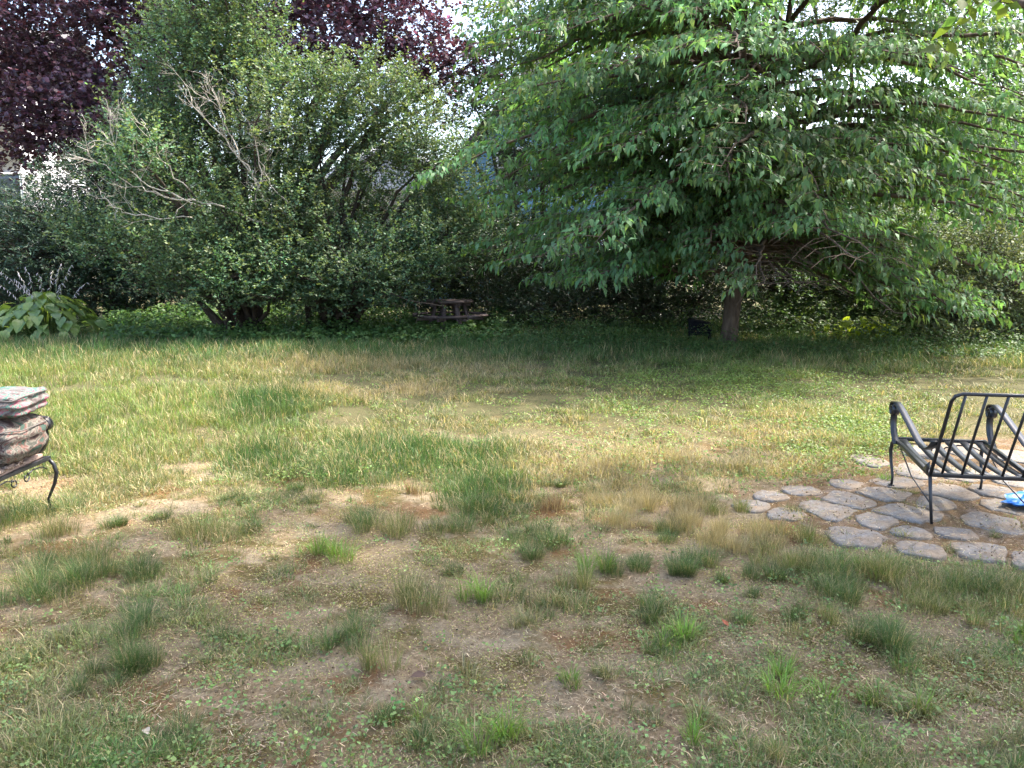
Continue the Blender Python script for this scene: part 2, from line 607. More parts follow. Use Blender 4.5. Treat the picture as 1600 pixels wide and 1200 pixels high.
def leaf_verts(P, D, Nn, L, W, kind):
    T, F = TEMPL[kind]
    D = nrm(D)
    S = nrm(np.cross(D, Nn))
    Nn = np.cross(S, D)
    L = np.broadcast_to(L, (len(P),))
    W = np.broadcast_to(W, (len(P),))
    V = (P[:, None] + D[:, None] * (T[None, :, 0:1] * L[:, None, None]) + S[:, None] * (T[None, :, 1:2] * W[:, None, None])
         + Nn[:, None] * (T[None, :, 2:3] * L[:, None, None]))
    k = len(T)
    FF = (np.arange(len(P))[:, None, None] * k + F[None]).reshape(-1, 3)
    return V.reshape(-1, 3), FF, k


def leaf_mesh(name, P, D, Nn, L, W, kind, col):
    V, F, k = leaf_verts(P, D, Nn, L, W, kind)
    return mesh_np(name, V, F, np.repeat(col, k, axis=0))


def leaf_cols(rng, n, base, var=0.25, hue=0.1):
    base = np.asarray(base, float)
    c = np.broadcast_to(base, (n, 3)) * np.exp(rng.normal(0, var, (n, 1))) * np.exp(rng.normal(0, hue, (n, 3)) * np.array((1.0, 0.4, 0.7)))
    return np.clip(c, 0, 0.9)


def bez(a, b, c, n=7):
    t = np.linspace(0, 1, n)[:, None]
    return (1 - t) ** 2 * a + 2 * t * (1 - t) * b + t * t * c


def wob(P, rng, s):
    P = np.array(P, float)
    P[1:-1] += rng.normal(0, s, P[1:-1].shape)
    return P


def twig_mesh(mb, A, B, r):
    """Many thin 3-sided twigs at once from A to B."""
    n = len(A)
    if n == 0:
        return
    T = nrm(B - A)
    X = nrm(np.cross(T, np.array((0.3, 0.2, 0.93))))
    Y = np.cross(T, X)
    r = np.broadcast_to(r, (n,))[:, None]
    ring = [X * math.cos(a) + Y * math.sin(a) for a in (0, 2.1, 4.2)]
    V = np.stack([A + q * r for q in ring] + [B + q * r * 0.35 for q in ring], 1).reshape(-1, 3)
    f = np.array([(0, 1, 4, 3), (1, 2, 5, 4), (2, 0, 3, 5)])
    mb.add(V, (np.arange(n)[:, None, None] * 6 + f[None]).reshape(-1, 4))


def clump_points(rng, clumps, total):
    """clumps: (x,y,z,rx,ry,rz,density) -> points biased to each shell, clump index."""
    C = np.array(clumps, float)
    w = C[:, 3] * C[:, 5] * C[:, 6]
    idx = rng.choice(len(C), total, p=w / w.sum())
    d = nrm(rng.normal(size=(total, 3)))
    r = rng.random(total) ** 0.30
    r *= 1 + rng.normal(0, 0.08, total)
    return C[idx, :3] + d * r[:, None] * C[idx, 3:6], idx, d


def px_clumps(rows, d0):
    """rows (px,py,rpx,rpy,depth offset,depth radius,density) -> world clumps at about d0."""
    out = []
    for px, py, rx, ry, dy, rd, den in rows:
        p = at(px, py, d0 + dy)
        s = (d0 + dy) / 1200 * 1.01
        out.append((*p, rx * s, rd, ry * s, den))
    return out


def shrub(name, label, cat, base, clumps, n_spray, spray_len, n_leaf, L, W, kind, color, mat, bark, stems, up=0.6, out=0.5, flat=0.35,
          twig_r=0.006, var=0.25, hue=0.12, seed=0, tip=None, group=None, crown_name='crown', stem_r=0.06, nbias=(0, -0.2, 0.9), cull=None, limb_every=1):
    """Woody plant: stems reach each leaf clump, twigs leave the clumps, leaves sit along the twigs."""
    rng = np.random.default_rng(seed)
    base = np.asarray(base, float)
    t = thing(name, label, cat, tuple(base), 0, group)
    P, idx, d = clump_points(rng, clumps, n_spray)
    if cull is not None:
        k = cull(P, rng)
        P, idx, d = P[k], idx[k], d[k]
    k = P[:, 2] > 0.12
    P, idx, d = P[k], idx[k], d[k]
    n = len(P)
    dirs = nrm(d * out + np.array((0, 0, up)) + rng.normal(0, 0.35, (n, 3)))
    ln = spray_len * rng.uniform(0.6, 1.3, n)
    tt = np.tile(np.linspace(0.05, 1, n_leaf), (n, 1)) + rng.normal(0, 0.03, (n, n_leaf))
    curve = rng.normal(0, 0.25, (n, 3)) + np.array((0, 0, -0.15))
    Q = P[:, None] + dirs[:, None] * (ln[:, None, None] * tt[:, :, None]) + curve[:, None] * (ln[:, None, None] * tt[:, :, None] ** 2)
    m_ = n * n_leaf
    side = nrm(rng.normal(size=(m_, 3)) * np.array((1, 1, flat)))
    D = nrm(np.repeat(dirs, n_leaf, axis=0) * 0.55 + side)
    Q = Q.reshape(-1, 3) + D * 0.01
    Nn = nrm(np.array(nbias) + rng.normal(0, 0.55, (m_, 3)))
    ccol = leaf_cols(rng, len(clumps), color, 0.10, 0.06)[np.repeat(idx, n_leaf)]
    spr = np.repeat(np.exp(rng.normal(0, 0.22, (n, 1))), n_leaf, axis=0)
    col = ccol * spr * np.exp(rng.normal(0, var, (m_, 1))) * np.exp(rng.normal(0, hue, (m_, 3)) * np.array((1.0, 0.4, 0.7)))
    if tip is not None:
        tip_mix = (tt.ravel() > 0.72)[:, None] * rng.random((m_, 1))  # spray-end leaves take the tip colour; on the shrub trees it paints sunlit ends
        col = col * (1 - tip_mix) + np.array(tip) * tip_mix
    LL = L * rng.uniform(0.65, 1.25, m_)
    org = base
    link(crown_name, leaf_mesh(crown_name, Q - org, D, Nn, LL, LL * (W / L), kind, np.clip(col, 0.002, 0.85)), mat, t)
    mb = MB()
    C = np.array(clumps, float)
    roots = [base + np.array((dx, dy, -0.15)) for dx, dy in stems]
    for ci in range(len(C)):
        if ci % limb_every:
            continue
        c = C[ci, :3]
        a = min(roots, key=lambda r_: abs(r_[0] - c[0]) + rng.random() * 0.8)
        h = max(c[2] - a[2], 0.4)
        mid = a + (c - a) * np.array((0.35, 0.35, 0.62)) + np.array((0, 0, 0.15 * h))
        r0 = stem_r * rng.uniform(0.6, 1.1)
        mb.tube(wob(bez(a, mid, c, 9), rng, 0.03) - org, np.linspace(r0, r0 * 0.22, 9), 6)
    k = rng.random(n) < 0.3
    twig_mesh(mb, P[k] - org, P[k] + dirs[k] * ln[k][:, None] + curve[k] * ln[k][:, None] - org, twig_r)
    k2 = np.nonzero(rng.random(n) < 0.14)[0]
    twig_mesh(mb, C[idx[k2], :3] - org, P[k2] - org, twig_r * 2.0)
    link('trunk', mb.mesh('trunk', True), bark, t)
    return t


# ---------------------------------------------------------------- neighbouring houses
def siding(x0, x1, z0, z1, course=0.13, dep=0.022):
    """One clapboard face in the XZ plane at y=0 looking to -Y: a continuous stepped sheet."""
    k = int(round((z1 - z0) / course))
    zz = np.linspace(z0, z1, k + 1)
    prof = []
    for i in range(k):
        prof += [(-dep, zz[i]), (-0.004, zz[i + 1])]
    prof = [(0, z0)] + prof + [(0, z1)]
    prof = np.array(prof)
    V = np.concatenate([np.c_[np.full(len(prof), x0), prof], np.c_[np.full(len(prof), x1), prof]])
    nP = len(prof)
    i = np.arange(nP - 1)
    return V, np.stack([i, i + nP, i + nP + 1, i + 1], -1)


def window(parent, x, z, w, h, y, name='window'):
    f = MB()
    for s in (-1, 1):
        f.box((x + s * (w / 2 + 0.045), y - 0.05, z), (0.09, 0.08, h + 0.18))
        f.box((x, y - 0.05, z + s * (h / 2 + 0.045)), (w - 0.002, 0.078, 0.09))
    f.box((x, y - 0.035, z), (w, 0.03, 0.045))
    o = f.build(name, M['trim'], parent)
    MB().box((x, y - 0.022, z), (w - 0.004, 0.012, h - 0.004)).build('pane', M['glass'], o)


# left: white upper storey over slate-blue lower storey, grey roof
hl = thing('house', 'white clapboard upper storey over blue lower wall behind the purple tree', 'house', (-17.0, 27.0, 0))
x0, x1 = -9.0, 0.25
mb = MB()
mb.add(*siding(x0, x1, 4.35, 7.05))
mb.build('upper_wall', M['white_siding'], hl)
mb = MB()
mb.add(*siding(x0 + 0.05, x1 - 0.05, 0, 4.28, 0.16))
mb.build('lower_wall', M['slate_siding'], hl)
MB().box((x1 + 0.0, 3.5, 3.5), (0.06, 7.0, 7.0)).build('end_wall', M['white_siding'], hl)
MB().box(((x0 + x1) / 2, -0.03, 4.315), (x1 - x0 + 0.2, 0.12, 0.066)).build('band_board', M['trim'], hl)
mb = MB()
mb.add([(x0 - 0.4, -0.55, 7.1), (x1 + 0.45, -0.55, 7.1), (x1 + 0.45, 3.6, 9.9), (x0 - 0.4, 3.6, 9.9), (x1 + 0.45, 7.7, 7.1), (x0 - 0.4, 7.7, 7.1)], [(0, 1, 2, 3), (3, 2, 4, 5)])
o = mb.build('roof', M['roof'], hl)
so = o.modifiers.new('thick', 'SOLIDIFY')
so.thickness = 0.12
MB().box(((x0 + x1) / 2, -0.5, 6.98), (x1 - x0 + 0.8, 0.12, 0.2)).build('gutter', M['trim'], hl)
for wx in (-2.6, -5.2):
    window(hl, wx, 5.9, 0.95, 1.5, -0.01)


def gable_house(name, label, loc, width, eave, ridge, depth, wall, rake, wins, rz=0.0, course=0.13):
    h = thing(name, label, 'house', loc, rz)
    w = width / 2
    mb = MB()
    k = int(eave / course)
    mb.add(*siding(-w, w, 0, eave, course))
    kk = int((ridge - eave) / course)
    for i in range(kk):                       # gable boards shorten towards the ridge
        za, zb = eave + (ridge - eave) * i / kk, eave + (ridge - eave) * (i + 1) / kk
        wa, wb = w * (1 - i / kk), w * (1 - (i + 1) / kk)
        mb.add([(-wa, -0.022, za), (wa, -0.022, za), (wb, -0.004, zb), (-wb, -0.004, zb)], [(0, 1, 2, 3)])
    mb.build('front_wall', wall, h)
    for s in (-1, 1):
        MB().box((s * (w - 0.03), depth / 2, eave / 2), (0.06, depth - 0.02, eave)).build('side_wall', wall, h)
    mb = MB()
    ov = 0.35
    sl = (ridge - eave) / w
    mb.add([(-w - ov, -0.45, eave - sl * ov + 0.06), (0, -0.45, ridge + 0.06), (w + ov, -0.45, eave - sl * ov + 0.06),
            (-w - ov, depth, eave - sl * ov + 0.06), (0, depth, ridge + 0.06), (w + ov, depth, eave - sl * ov + 0.06)], [(0, 1, 4, 3), (1, 2, 5, 4)])
    o = mb.build('roof', M['roof'], h)
    so = o.modifiers.new('thick', 'SOLIDIFY')
    so.thickness = 0.14
    so.offset = 1
    for s in (-1, 1):
        mb = MB()
        a = np.array((s * (w + ov), -0.47, eave - sl * ov - 0.04))
        c = np.array((0, -0.47, ridge - 0.04))
        mb.strip([a, c], (0, 1, 0), 0.06, 0.24)
        mb.build('rake_board', rake, h)
    for x, z, ww, hh in wins:
        window(h, x, z, ww, hh, -0.015)
    return h


gable_house('house', 'blue sided house with steep dark gable edge between the trees', (1.1, 26.0, 0), 8.2, 3.1, 8.0, 9.0, M['blue_siding'], M['dark_trim'],
            [(-1.1, 4.4, 0.9, 1.1), (0.4, 4.4, 0.9, 1.1), (-2.4, 1.6, 0.9, 1.2), (2.4, 1.6, 0.9, 1.2)])
gable_house('house', 'white sided house seen through gaps in the round bushy tree', (-5.0, 33.0, 0), 6.6, 4.4, 6.2, 9.0, M['white_siding'], M['trim'],
            [(-1.8, 2.2, 0.9, 1.4), (1.6, 2.2, 0.9, 1.4)])
gable_house('house', 'pale grey sided house glimpsed through the layered tree at upper right', (17.0, 28.0, 0), 9.0, 5.2, 7.2, 9.0, M['grey_siding'], M['trim'],
            [(-2.6, 3.6, 0.9, 1.3), (1.6, 3.6, 0.9, 1.3)])

# ---------------------------------------------------------------- trees and shrubs
SKY_GAPS = []


def gap_cull(gaps):
    """Leaves thin out in a few windows of the crown (centre x, z, half width, half height, keep)."""
    def f(P, rng):
        k = np.ones(len(P), bool)
        for x, z, a, b_, keep in gaps:
            ins = ((P[:, 0] - x) / a) ** 2 + ((P[:, 2] - z) / b_) ** 2 < 1
            k &= ~(ins & (rng.random(len(P)) > keep))
        return k
    return f


def gpx(px, py, rx, ry, keep, Y):
    p = at(px, py, Y)
    return (p[0], p[2], rx * Y / 1200, ry * Y / 1200, keep)


# purple-leaved maple far back
D0 = 20.5
rows = [(40, 60, 110, 90, 0, 1.6, 0.9), (150, 30, 130, 90, 0.5, 1.8, 1), (90, 170, 90, 60, -0.6, 1.2, 1.1), (150, 200, 120, 45, -0.8, 1.2, 1.3), (60, 225, 60, 28, -0.6, 0.8, 1.4), (25, 195, 60, 45, -0.4, 1.0, 1.5), (20, 130, 60, 50, -0.3, 1.0, 1.2), (130, 240, 60, 22, -0.5, 0.8, 1.2), (190, 170, 80, 50, -0.3, 1.2, 1.1), (230, 60, 90, 60, -0.2, 1.2, 1.0), (60, 60, 80, 60, -0.2, 1.2, 0.9),
        (210, 130, 80, 60, 0, 1.5, 0.6), (200, 225, 70, 30, -0.5, 0.9, 1), (300, 60, 120, 110, 1.0, 1.8, 1), (430, 30, 120, 90, 0.6, 1.8, 1.1), (480, 80, 90, 60, 0, 1.4, 1), (560, 30, 110, 60, 0.3, 1.6, 1.1),
        (590, 90, 110, 45, 0, 1.4, 1.0), (640, 60, 60, 60, 0, 1.2, 0.9), (700, 100, 60, 30, -0.2, 1.0, 1.1), (745, 95, 30, 22, -0.2, 0.7, 0.8), (680, 130, 45, 28, 0, 0.8, 0.6), (690, 155, 32, 18, 0, 0.7, 0.9),
        (200, -90, 240, 90, 0.6, 2.4, 1), (470, -90, 220, 90, 0.6, 2.2, 1), (640, -40, 80, 60, 0.3, 1.4, 0.8), (-60, 20, 110, 130, 0.4, 1.8, 0.9)]
pm = shrub('purple_maple', 'large purple leaved maple rising behind the green shrub trees', 'tree', (-7.2, 21.4, 0), px_clumps(rows, D0), 7000, 0.55, 12, 0.12, 0.11, 'fold',
           (0.112, 0.074, 0.098), M['leaf_purple'], M['bark_dark'], [(0, 0), (0.3, 0.2)], up=0.15, out=0.6, flat=0.35, twig_r=0.009, var=0.28, hue=0.15, seed=21,
           stem_r=0.16, nbias=(0, -0.25, 0.95), cull=gap_cull([gpx(105, 50, 22, 20, 0.25, D0), gpx(185, 95, 40, 20, 0.35, D0), gpx(165, 120, 40, 14, 0.3, D0), gpx(520, 40, 30, 14, 0.3, D0), gpx(655, 25, 26, 18, 0.1, D0), gpx(60, 205, 25, 15, 0.3, D0)]))

# background green trees (behind the layered tree and between the crowns)
rows = [(1250, -60, 200, 120, 0, 2.2, 0.8), (1480, -20, 200, 120, 0, 2.2, 1.0), (1560, 120, 140, 120, 0, 2.0, 1.0), (1380, 230, 130, 80, 0, 1.6, 0.8), (1540, 300, 140, 90, -1, 1.6, 1.0), (1650, 200, 120, 160, 0, 2, 1),
        (1330, 60, 100, 90, 0, 1.8, 0.6), (1150, 60, 120, 120, 0, 1.8, 0.5), (1250, 320, 130, 90, -1, 1.5, 0.9), (1420, 380, 150, 60, -1, 1.5, 0.9), (1600, 400, 130, 70, -1, 1.5, 1.0)]
shrub('background_tree', 'hazy green tree filling the gap behind the layered tree', 'tree', (10.5, 23.0, 0), px_clumps(rows, 22.5), 5200, 0.5, 12, 0.12, 0.06, 'fold',
      (0.105, 0.165, 0.075), M['leaf'], M['bark_dark'], [(0, 0), (-0.5, 0.3), (0.6, 0)], up=0.2, out=0.5, seed=22, stem_r=0.13, twig_r=0.008,
      cull=gap_cull([gpx(1360, 50, 70, 50, 0.25, 22.5), gpx(1340, 180, 60, 40, 0.35, 22.5), gpx(1505, 243, 42, 18, 0.03, 22.5), gpx(1240, 120, 60, 60, 0.3, 22.5)]))
rows = [(760, 20, 40, 30, 0, 0.9, 0.4), (790, -30, 60, 50, 0, 1.2, 0.7), (700, 190, 55, 35, 0, 0.9, 0.45), (740, 165, 45, 40, 0.4, 0.9, 0.6), (790, 140, 60, 60, 0.6, 1.2, 0.9), (860, 60, 90, 90, 0.5, 1.5, 0.7),
        (830, 240, 70, 60, 0.3, 1.2, 0.5), (760, 280, 40, 30, 0, 0.8, 0.45), (900, 200, 100, 90, 0.6, 1.4, 0.8), (1000, 100, 120, 110, 0.6, 1.6, 0.6), (690, 330, 60, 35, -0.3, 0.8, 0.9), (770, 345, 60, 35, -0.3, 0.8, 0.9)]
shrub('background_tree', 'slim dark green tree standing before the blue gable', 'tree', (0.2, 19.8, 0), px_clumps(rows, 19.5), 3800, 0.45, 12, 0.085, 0.05, 'fold',
      (0.07, 0.115, 0.045), M['leaf'], M['bark_dark'], [(0, 0), (0.5, 0.2)], up=0.3, out=0.5, seed=23, stem_r=0.09, twig_r=0.007,
      cull=gap_cull([gpx(750, 280, 45, 35, 0.3, 19.5), gpx(690, 225, 40, 20, 0.2, 19.5)]))

# dark yews at the left
rows = [(75, 345, 95, 50, 0, 1.2, 1), (150, 290, 90, 50, 0.3, 1.1, 1), (180, 250, 60, 35, 0.2, 0.7, 0.9), (50, 400, 110, 60, -0.4, 1.2, 1), (-60, 375, 80, 60, 0, 1.2, 1), (190, 370, 100, 70, 0.2, 1.2, 1),
        (240, 300, 80, 90, 0.4, 1.0, 1), (90, 450, 120, 45, -0.3, 1.0, 0.8), (260, 440, 110, 50, 0.4, 1.0, 0.8)]
shrub('yew_shrub', 'dark evergreen yew behind the hosta clump', 'shrub', (-9.6, 17.3, 0), px_clumps(rows, 17.0), 5700, 0.30, 14, 0.08, 0.027, 'fold',
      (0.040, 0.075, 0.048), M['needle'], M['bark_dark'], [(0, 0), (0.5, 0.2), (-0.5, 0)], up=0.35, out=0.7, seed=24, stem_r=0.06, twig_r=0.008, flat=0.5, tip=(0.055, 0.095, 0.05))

# dark leafy evergreens in the back row
rows = [(775, 395, 60, 55, 0.3, 0.8, 1), (830, 420, 80, 70, 0.3, 1, 1), (808, 470, 55, 42, -0.2, 0.6, 1), (860, 480, 80, 40, -0.3, 0.8, 1), (700, 380, 60, 50, 0.8, 0.9, 1), (690, 440, 60, 50, 1.4, 0.5, 1.2), (740, 430, 40, 50, 1.2, 0.5, 1.2), (930, 440, 80, 60, 0.4, 0.9, 1)]
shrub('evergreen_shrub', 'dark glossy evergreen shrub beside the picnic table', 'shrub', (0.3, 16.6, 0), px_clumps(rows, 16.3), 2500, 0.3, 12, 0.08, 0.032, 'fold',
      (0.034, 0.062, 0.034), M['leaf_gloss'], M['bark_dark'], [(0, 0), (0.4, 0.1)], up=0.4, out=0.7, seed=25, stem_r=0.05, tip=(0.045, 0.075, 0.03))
rows = [(960, 470, 70, 45, 0, 0.8, 1), (1030, 430, 90, 60, 0.3, 0.9, 1), (1000, 490, 80, 35, -0.5, 0.7, 1), (1080, 470, 70, 45, 0, 0.8, 0.7), (1060, 380, 90, 50, 0.5, 0.9, 1), (1150, 400, 70, 50, 0.8, 0.9, 0.8)]
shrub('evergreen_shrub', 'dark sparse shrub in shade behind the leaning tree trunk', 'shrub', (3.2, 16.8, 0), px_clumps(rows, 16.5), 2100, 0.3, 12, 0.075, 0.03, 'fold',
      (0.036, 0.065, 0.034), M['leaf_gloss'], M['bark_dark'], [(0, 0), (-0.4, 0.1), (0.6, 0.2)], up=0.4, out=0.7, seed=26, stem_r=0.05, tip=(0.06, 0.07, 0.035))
rows = [(1210, 450, 80, 60, 0, 0.9, 1), (1290, 450, 80, 60, 0.2, 0.9, 1), (1240, 510, 90, 30, -0.5, 0.7, 0.7), (1340, 420, 90, 60, 0.4, 0.9, 0.9), (1400, 470, 70, 50, 0.2, 0.8, 1.0), (1380, 525, 80, 25, -0.6, 0.7, 0.8), (1230, 375, 80, 50, 0.4, 0.8, 0.8), (1330, 360, 90, 50, 0.4, 0.8, 0.9), (1430, 390, 80, 60, 0.2, 0.8, 1.0), (1470, 440, 60, 60, -0.6, 0.7, 1.0)]
shrub('evergreen_shrub', 'dark bush under the drooping branches just right of the trunk', 'shrub', (6.6, 16.4, 0), px_clumps(rows, 15.6), 3600, 0.3, 12, 0.085, 0.04, 'fold',
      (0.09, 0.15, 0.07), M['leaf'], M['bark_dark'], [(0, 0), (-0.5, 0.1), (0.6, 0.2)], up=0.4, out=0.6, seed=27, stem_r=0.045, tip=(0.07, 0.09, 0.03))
rows = [(1560, 450, 70, 60, 0, 0.8, 1), (1540, 400, 70, 40, 0.3, 0.7, 0.8), (1480, 540, 60, 25, -0.8, 0.5, 1.0), (1580, 555, 60, 22, -0.9, 0.5, 1.0), (1500, 490, 60, 50, -0.2, 0.7, 0.9), (1590, 520, 60, 40, -0.4, 0.7, 1), (1450, 450, 60, 60, 0.4, 0.8, 0.6), (1660, 470, 70, 90, 0, 0.9, 1), (1530, 540, 60, 25, -0.5, 0.6, 0.7), (1460, 520, 50, 30, 0, 0.6, 0.5)]
shrub('twiggy_shrub', 'olive brown twiggy shrub at the right edge of the lawn', 'shrub', (8.9, 14.6, 0), px_clumps(rows, 13.9), 4300, 0.32, 12, 0.06, 0.03, 'fold',
      (0.125, 0.165, 0.085), M['leaf'], M['bark_dark'], [(0, 0), (-0.5, 0.1), (0.5, 0.2), (-0.2, -0.2)], up=0.5, out=0.5, seed=28, stem_r=0.03, tip=(0.15, 0.17, 0.085))

# tall leaning shrub tree with dead limbs
D1 = 14.8
rows = [(320, 30, 70, 60, 0.2, 0.8, 1.0), (350, -40, 70, 60, 0.2, 0.8, 1.0), (290, 110, 75, 70, 0.1, 0.9, 1.1), (350, 110, 80, 80, 0.5, 0.9, 1.0), (400, 60, 50, 80, 0.6, 0.7, 0.7), (270, 190, 80, 60, 0.2, 0.9, 1.0), (410, 160, 60, 60, 0.2, 0.7, 1.0),
        (235, 230, 60, 40, -0.6, 0.5, 1.2), (215, 250, 40, 45, -1.7, 0.25, 0.9), (400, 190, 45, 50, -1.1, 0.25, 0.7), (290, 300, 60, 40, -1.4, 0.25, 0.5), (440, 330, 50, 45, -0.8, 0.3, 0.9), (300, 260, 90, 60, 0.5, 0.8, 0.9), (200, 255, 35, 45, -0.7, 0.4, 1.0), (270, 330, 90, 50, 0.2, 0.8, 0.8), (430, 240, 55, 60, 0.2, 0.7, 0.8),
        (130, 365, 40, 35, -1.0, 0.5, 1.0), (175, 385, 60, 40, -1.0, 0.6, 1.1), (240, 390, 70, 35, -1.1, 0.7, 1.1), (310, 400, 80, 40, -1.2, 0.7, 1.2), (370, 360, 60, 50, -0.9, 0.6, 1.0), (300, 440, 70, 28, -1.2, 0.6, 0.9), (380, 430, 80, 40, -1.2, 0.7, 1.1), (350, 465, 70, 22, -1.0, 0.6, 1.0), (430, 465, 60, 22, -0.9, 0.6, 1.0), (270, 455, 60, 20, -0.6, 0.6, 0.8), (400, 300, 60, 50, 0.3, 0.7, 0.9), (370, 250, 60, 50, 0.5, 0.7, 0.8)]
b1 = np.array((-5.2, 14.9, 0.0))
t1 = shrub('shrub_tree', 'tall ragged green shrub tree with bare dead branches on its left', 'tree', b1, px_clumps(rows, D1), 4600, 0.55, 22, 0.062, 0.037, 'fold',
           (0.108, 0.182, 0.102), M['leaf'], M['bark_dark'], [(0, 0), (0.2, 0.1), (-0.15, -0.1)], up=0.75, out=0.45, seed=31, stem_r=0.075, tip=(0.19, 0.235, 0.095), twig_r=0.005)  # tip colour holds the sunlit look of the spray ends
# round bushy shrub tree to its right
rows = [(480, 170, 60, 70, 0.1, 0.8, 1.0), (540, 160, 60, 55, 0.2, 0.8, 1.0), (500, 250, 70, 60, -0.1, 0.8, 1.0), (590, 180, 70, 70, 0.2, 0.8, 1.0), (640, 200, 60, 70, 0.3, 0.8, 0.9), (660, 260, 60, 60, 0.2, 0.8, 0.9), (590, 260, 70, 50, 0.0, 0.8, 0.8), (455, 300, 50, 60, -0.2, 0.6, 1.0),
        (540, 330, 60, 40, 0.1, 0.7, 0.55), (700, 290, 45, 60, 0.4, 0.7, 0.9), (640, 330, 60, 40, 0.3, 0.7, 0.6), (470, 380, 70, 50, -0.7, 0.7, 1.1), (560, 400, 80, 40, -0.8, 0.7, 1.1), (640, 400, 70, 45, -0.5, 0.7, 1.1), (700, 370, 50, 50, 0, 0.6, 0.9), (725, 330, 40, 40, 0.3, 0.5, 0.9), (715, 235, 30, 30, 0.4, 0.5, 0.5), (745, 380, 40, 45, 0.5, 0.5, 0.8),
        (480, 435, 70, 30, -1.0, 0.6, 1.1), (560, 440, 80, 28, -1.1, 0.6, 1.1), (620, 445, 50, 26, -0.9, 0.6, 1.0), (675, 415, 36, 24, -0.7, 0.5, 0.9), (500, 470, 70, 20, -0.7, 0.6, 1.1), (570, 472, 60, 18, -0.8, 0.6, 1.0), (600, 330, 90, 60, 0.9, 0.7, 0.7), (520, 400, 90, 40, 0.6, 0.7, 0.9), (640, 420, 80, 40, 0.6, 0.7, 1)]
b2 = np.array((-3.7, 15.2, 0.0))
t2 = shrub('shrub_tree', 'round bushy green shrub tree left of the picnic table', 'tree', b2, px_clumps(rows, D1 + 0.2), 4400, 0.50, 22, 0.062, 0.038, 'fold',
           (0.104, 0.178, 0.102), M['leaf'], M['bark_dark'], [(0, 0), (0.35, 0.1), (-0.3, 0)], up=0.65, out=0.45, seed=32, stem_r=0.085, tip=(0.17, 0.215, 0.085), twig_r=0.005,  # lit spray ends put into the lighter tip colour
           cull=gap_cull([gpx(530, 250, 26, 16, 0.15, 15), gpx(510, 290, 14, 26, 0.2, 15), gpx(625, 300, 28, 32, 0.2, 15), gpx(600, 360, 30, 12, 0.3, 15), gpx(555, 395, 28, 20, 0.25, 15), gpx(690, 215, 22, 18, 0.3, 15)]))

# dead limbs of the tall shrub tree: pale, forked, bare
rng = np.random.default_rng(8)


def dead_limb(pts, r0, forks, parent, org, depth=14.0):
    P = np.array([at(px, py, Y) for px, py, Y in pts])
    # refine
    tt = np.linspace(0, len(P) - 1, len(P) * 4 - 3)
    Q = np.stack([np.interp(tt, np.arange(len(P)), P[:, k]) for k in range(3)], -1)
    Q = wob(Q, rng, 0.025)
    mb = MB()
    r0 *= 0.85
    mb.tube(Q - org, np.linspace(r0, r0 * 0.25, len(Q)), 5)

    def sub(a, d, ln, r, lev):
        n = 5
        p = [a]
        for i in range(n):
            d = nrm(d + rng.normal(0, 0.22, 3) + np.array((0, 0, 0.05)))
            p.append(p[-1] + d * ln / n)
        p = np.array(p)
        mb.tube(p - org, np.linspace(r, r * 0.3, len(p)), 4)
        if lev > 0:
            for _ in range(3):
                i = rng.integers(1, n)
                sub(p[i], nrm(d + rng.normal(0, 0.6, 3)), ln * rng.uniform(0.35, 0.65), r * 0.6, lev - 1)
    for _ in range(forks):
        i = rng.integers(len(Q) // 5, len(Q) - 1)
        d = nrm(Q[min(i + 1, len(Q) - 1)] - Q[i - 1])
        sub(Q[i], nrm(d + rng.normal(0, 0.5, 3)), rng.uniform(0.3, 0.8), r0 * 0.34, 2)
    mb.build('dead_branch', M['dead_wood'], parent, True)


dl = [([(425, 350, 14.0), (330, 318, 13.5), (270, 312, 13.3), (220, 295, 13.2), (165, 260, 13.1), (120, 228, 13.0)], 0.022, 9),
      ([(330, 330, 13.7), (290, 312, 13.2), (235, 290, 13.1), (190, 255, 13.0), (160, 205, 13.0)], 0.018, 8),
      ([(300, 340, 13.6), (230, 340, 13.2), (190, 330, 13.1), (165, 310, 13.1), (155, 295, 13.1)], 0.016, 7),
      ([(420, 330, 14.1), (385, 260, 13.9), (360, 215, 13.8), (345, 170, 13.8), (332, 135, 13.8)], 0.022, 9),
      ([(415, 300, 14.1), (370, 240, 13.8), (330, 195, 13.7), (300, 160, 13.7), (290, 140, 13.7)], 0.018, 7),
      ([(400, 330, 13.9), (405, 270, 13.8), (400, 215, 13.7), (370, 170, 13.7)], 0.018, 7),
      ([(300, 300, 13.5), (250, 250, 13.2), (232, 210, 13.1), (220, 185, 13.1)], 0.014, 4),
      ([(460, 330, 14.0), (425, 290, 13.8), (405, 250, 13.8), (398, 200, 13.7)], 0.014, 5)]
for pts, r0, forks in dl:
    dead_limb(pts, r0, forks, t1, b1)
mb = MB()      # low bare shoots showing at the skirts of both shrub trees
for (pts, r0) in [([(500, 475, 14.6), (520, 440, 14.4), (560, 410, 14.4)], 0.06), ([(490, 480, 14.5), (505, 455, 14.5), (515, 400, 14.7), (510, 330, 14.9)], 0.07), ([(420, 470, 14.2), (400, 440, 14.0), (370, 430, 13.8)], 0.035),
                  ([(570, 465, 14.2), (600, 455, 13.9), (640, 470, 13.8), (690, 478, 13.7)], 0.016), ([(655, 478, 13.7), (654, 490, 13.65), (650, 505, 13.6)], 0.006)]:
    P = np.array([at(*p) for p in pts])
    tt = np.linspace(0, len(P) - 1, 9)
    Q = np.stack([np.interp(tt, np.arange(len(P)), P[:, k]) for k in range(3)], -1)
    mb.tube(wob(Q, rng, 0.02) - b2, np.linspace(r0, r0 * 0.5, 9), 6)
mb.build('low_branch', M['bark'], t2, True)


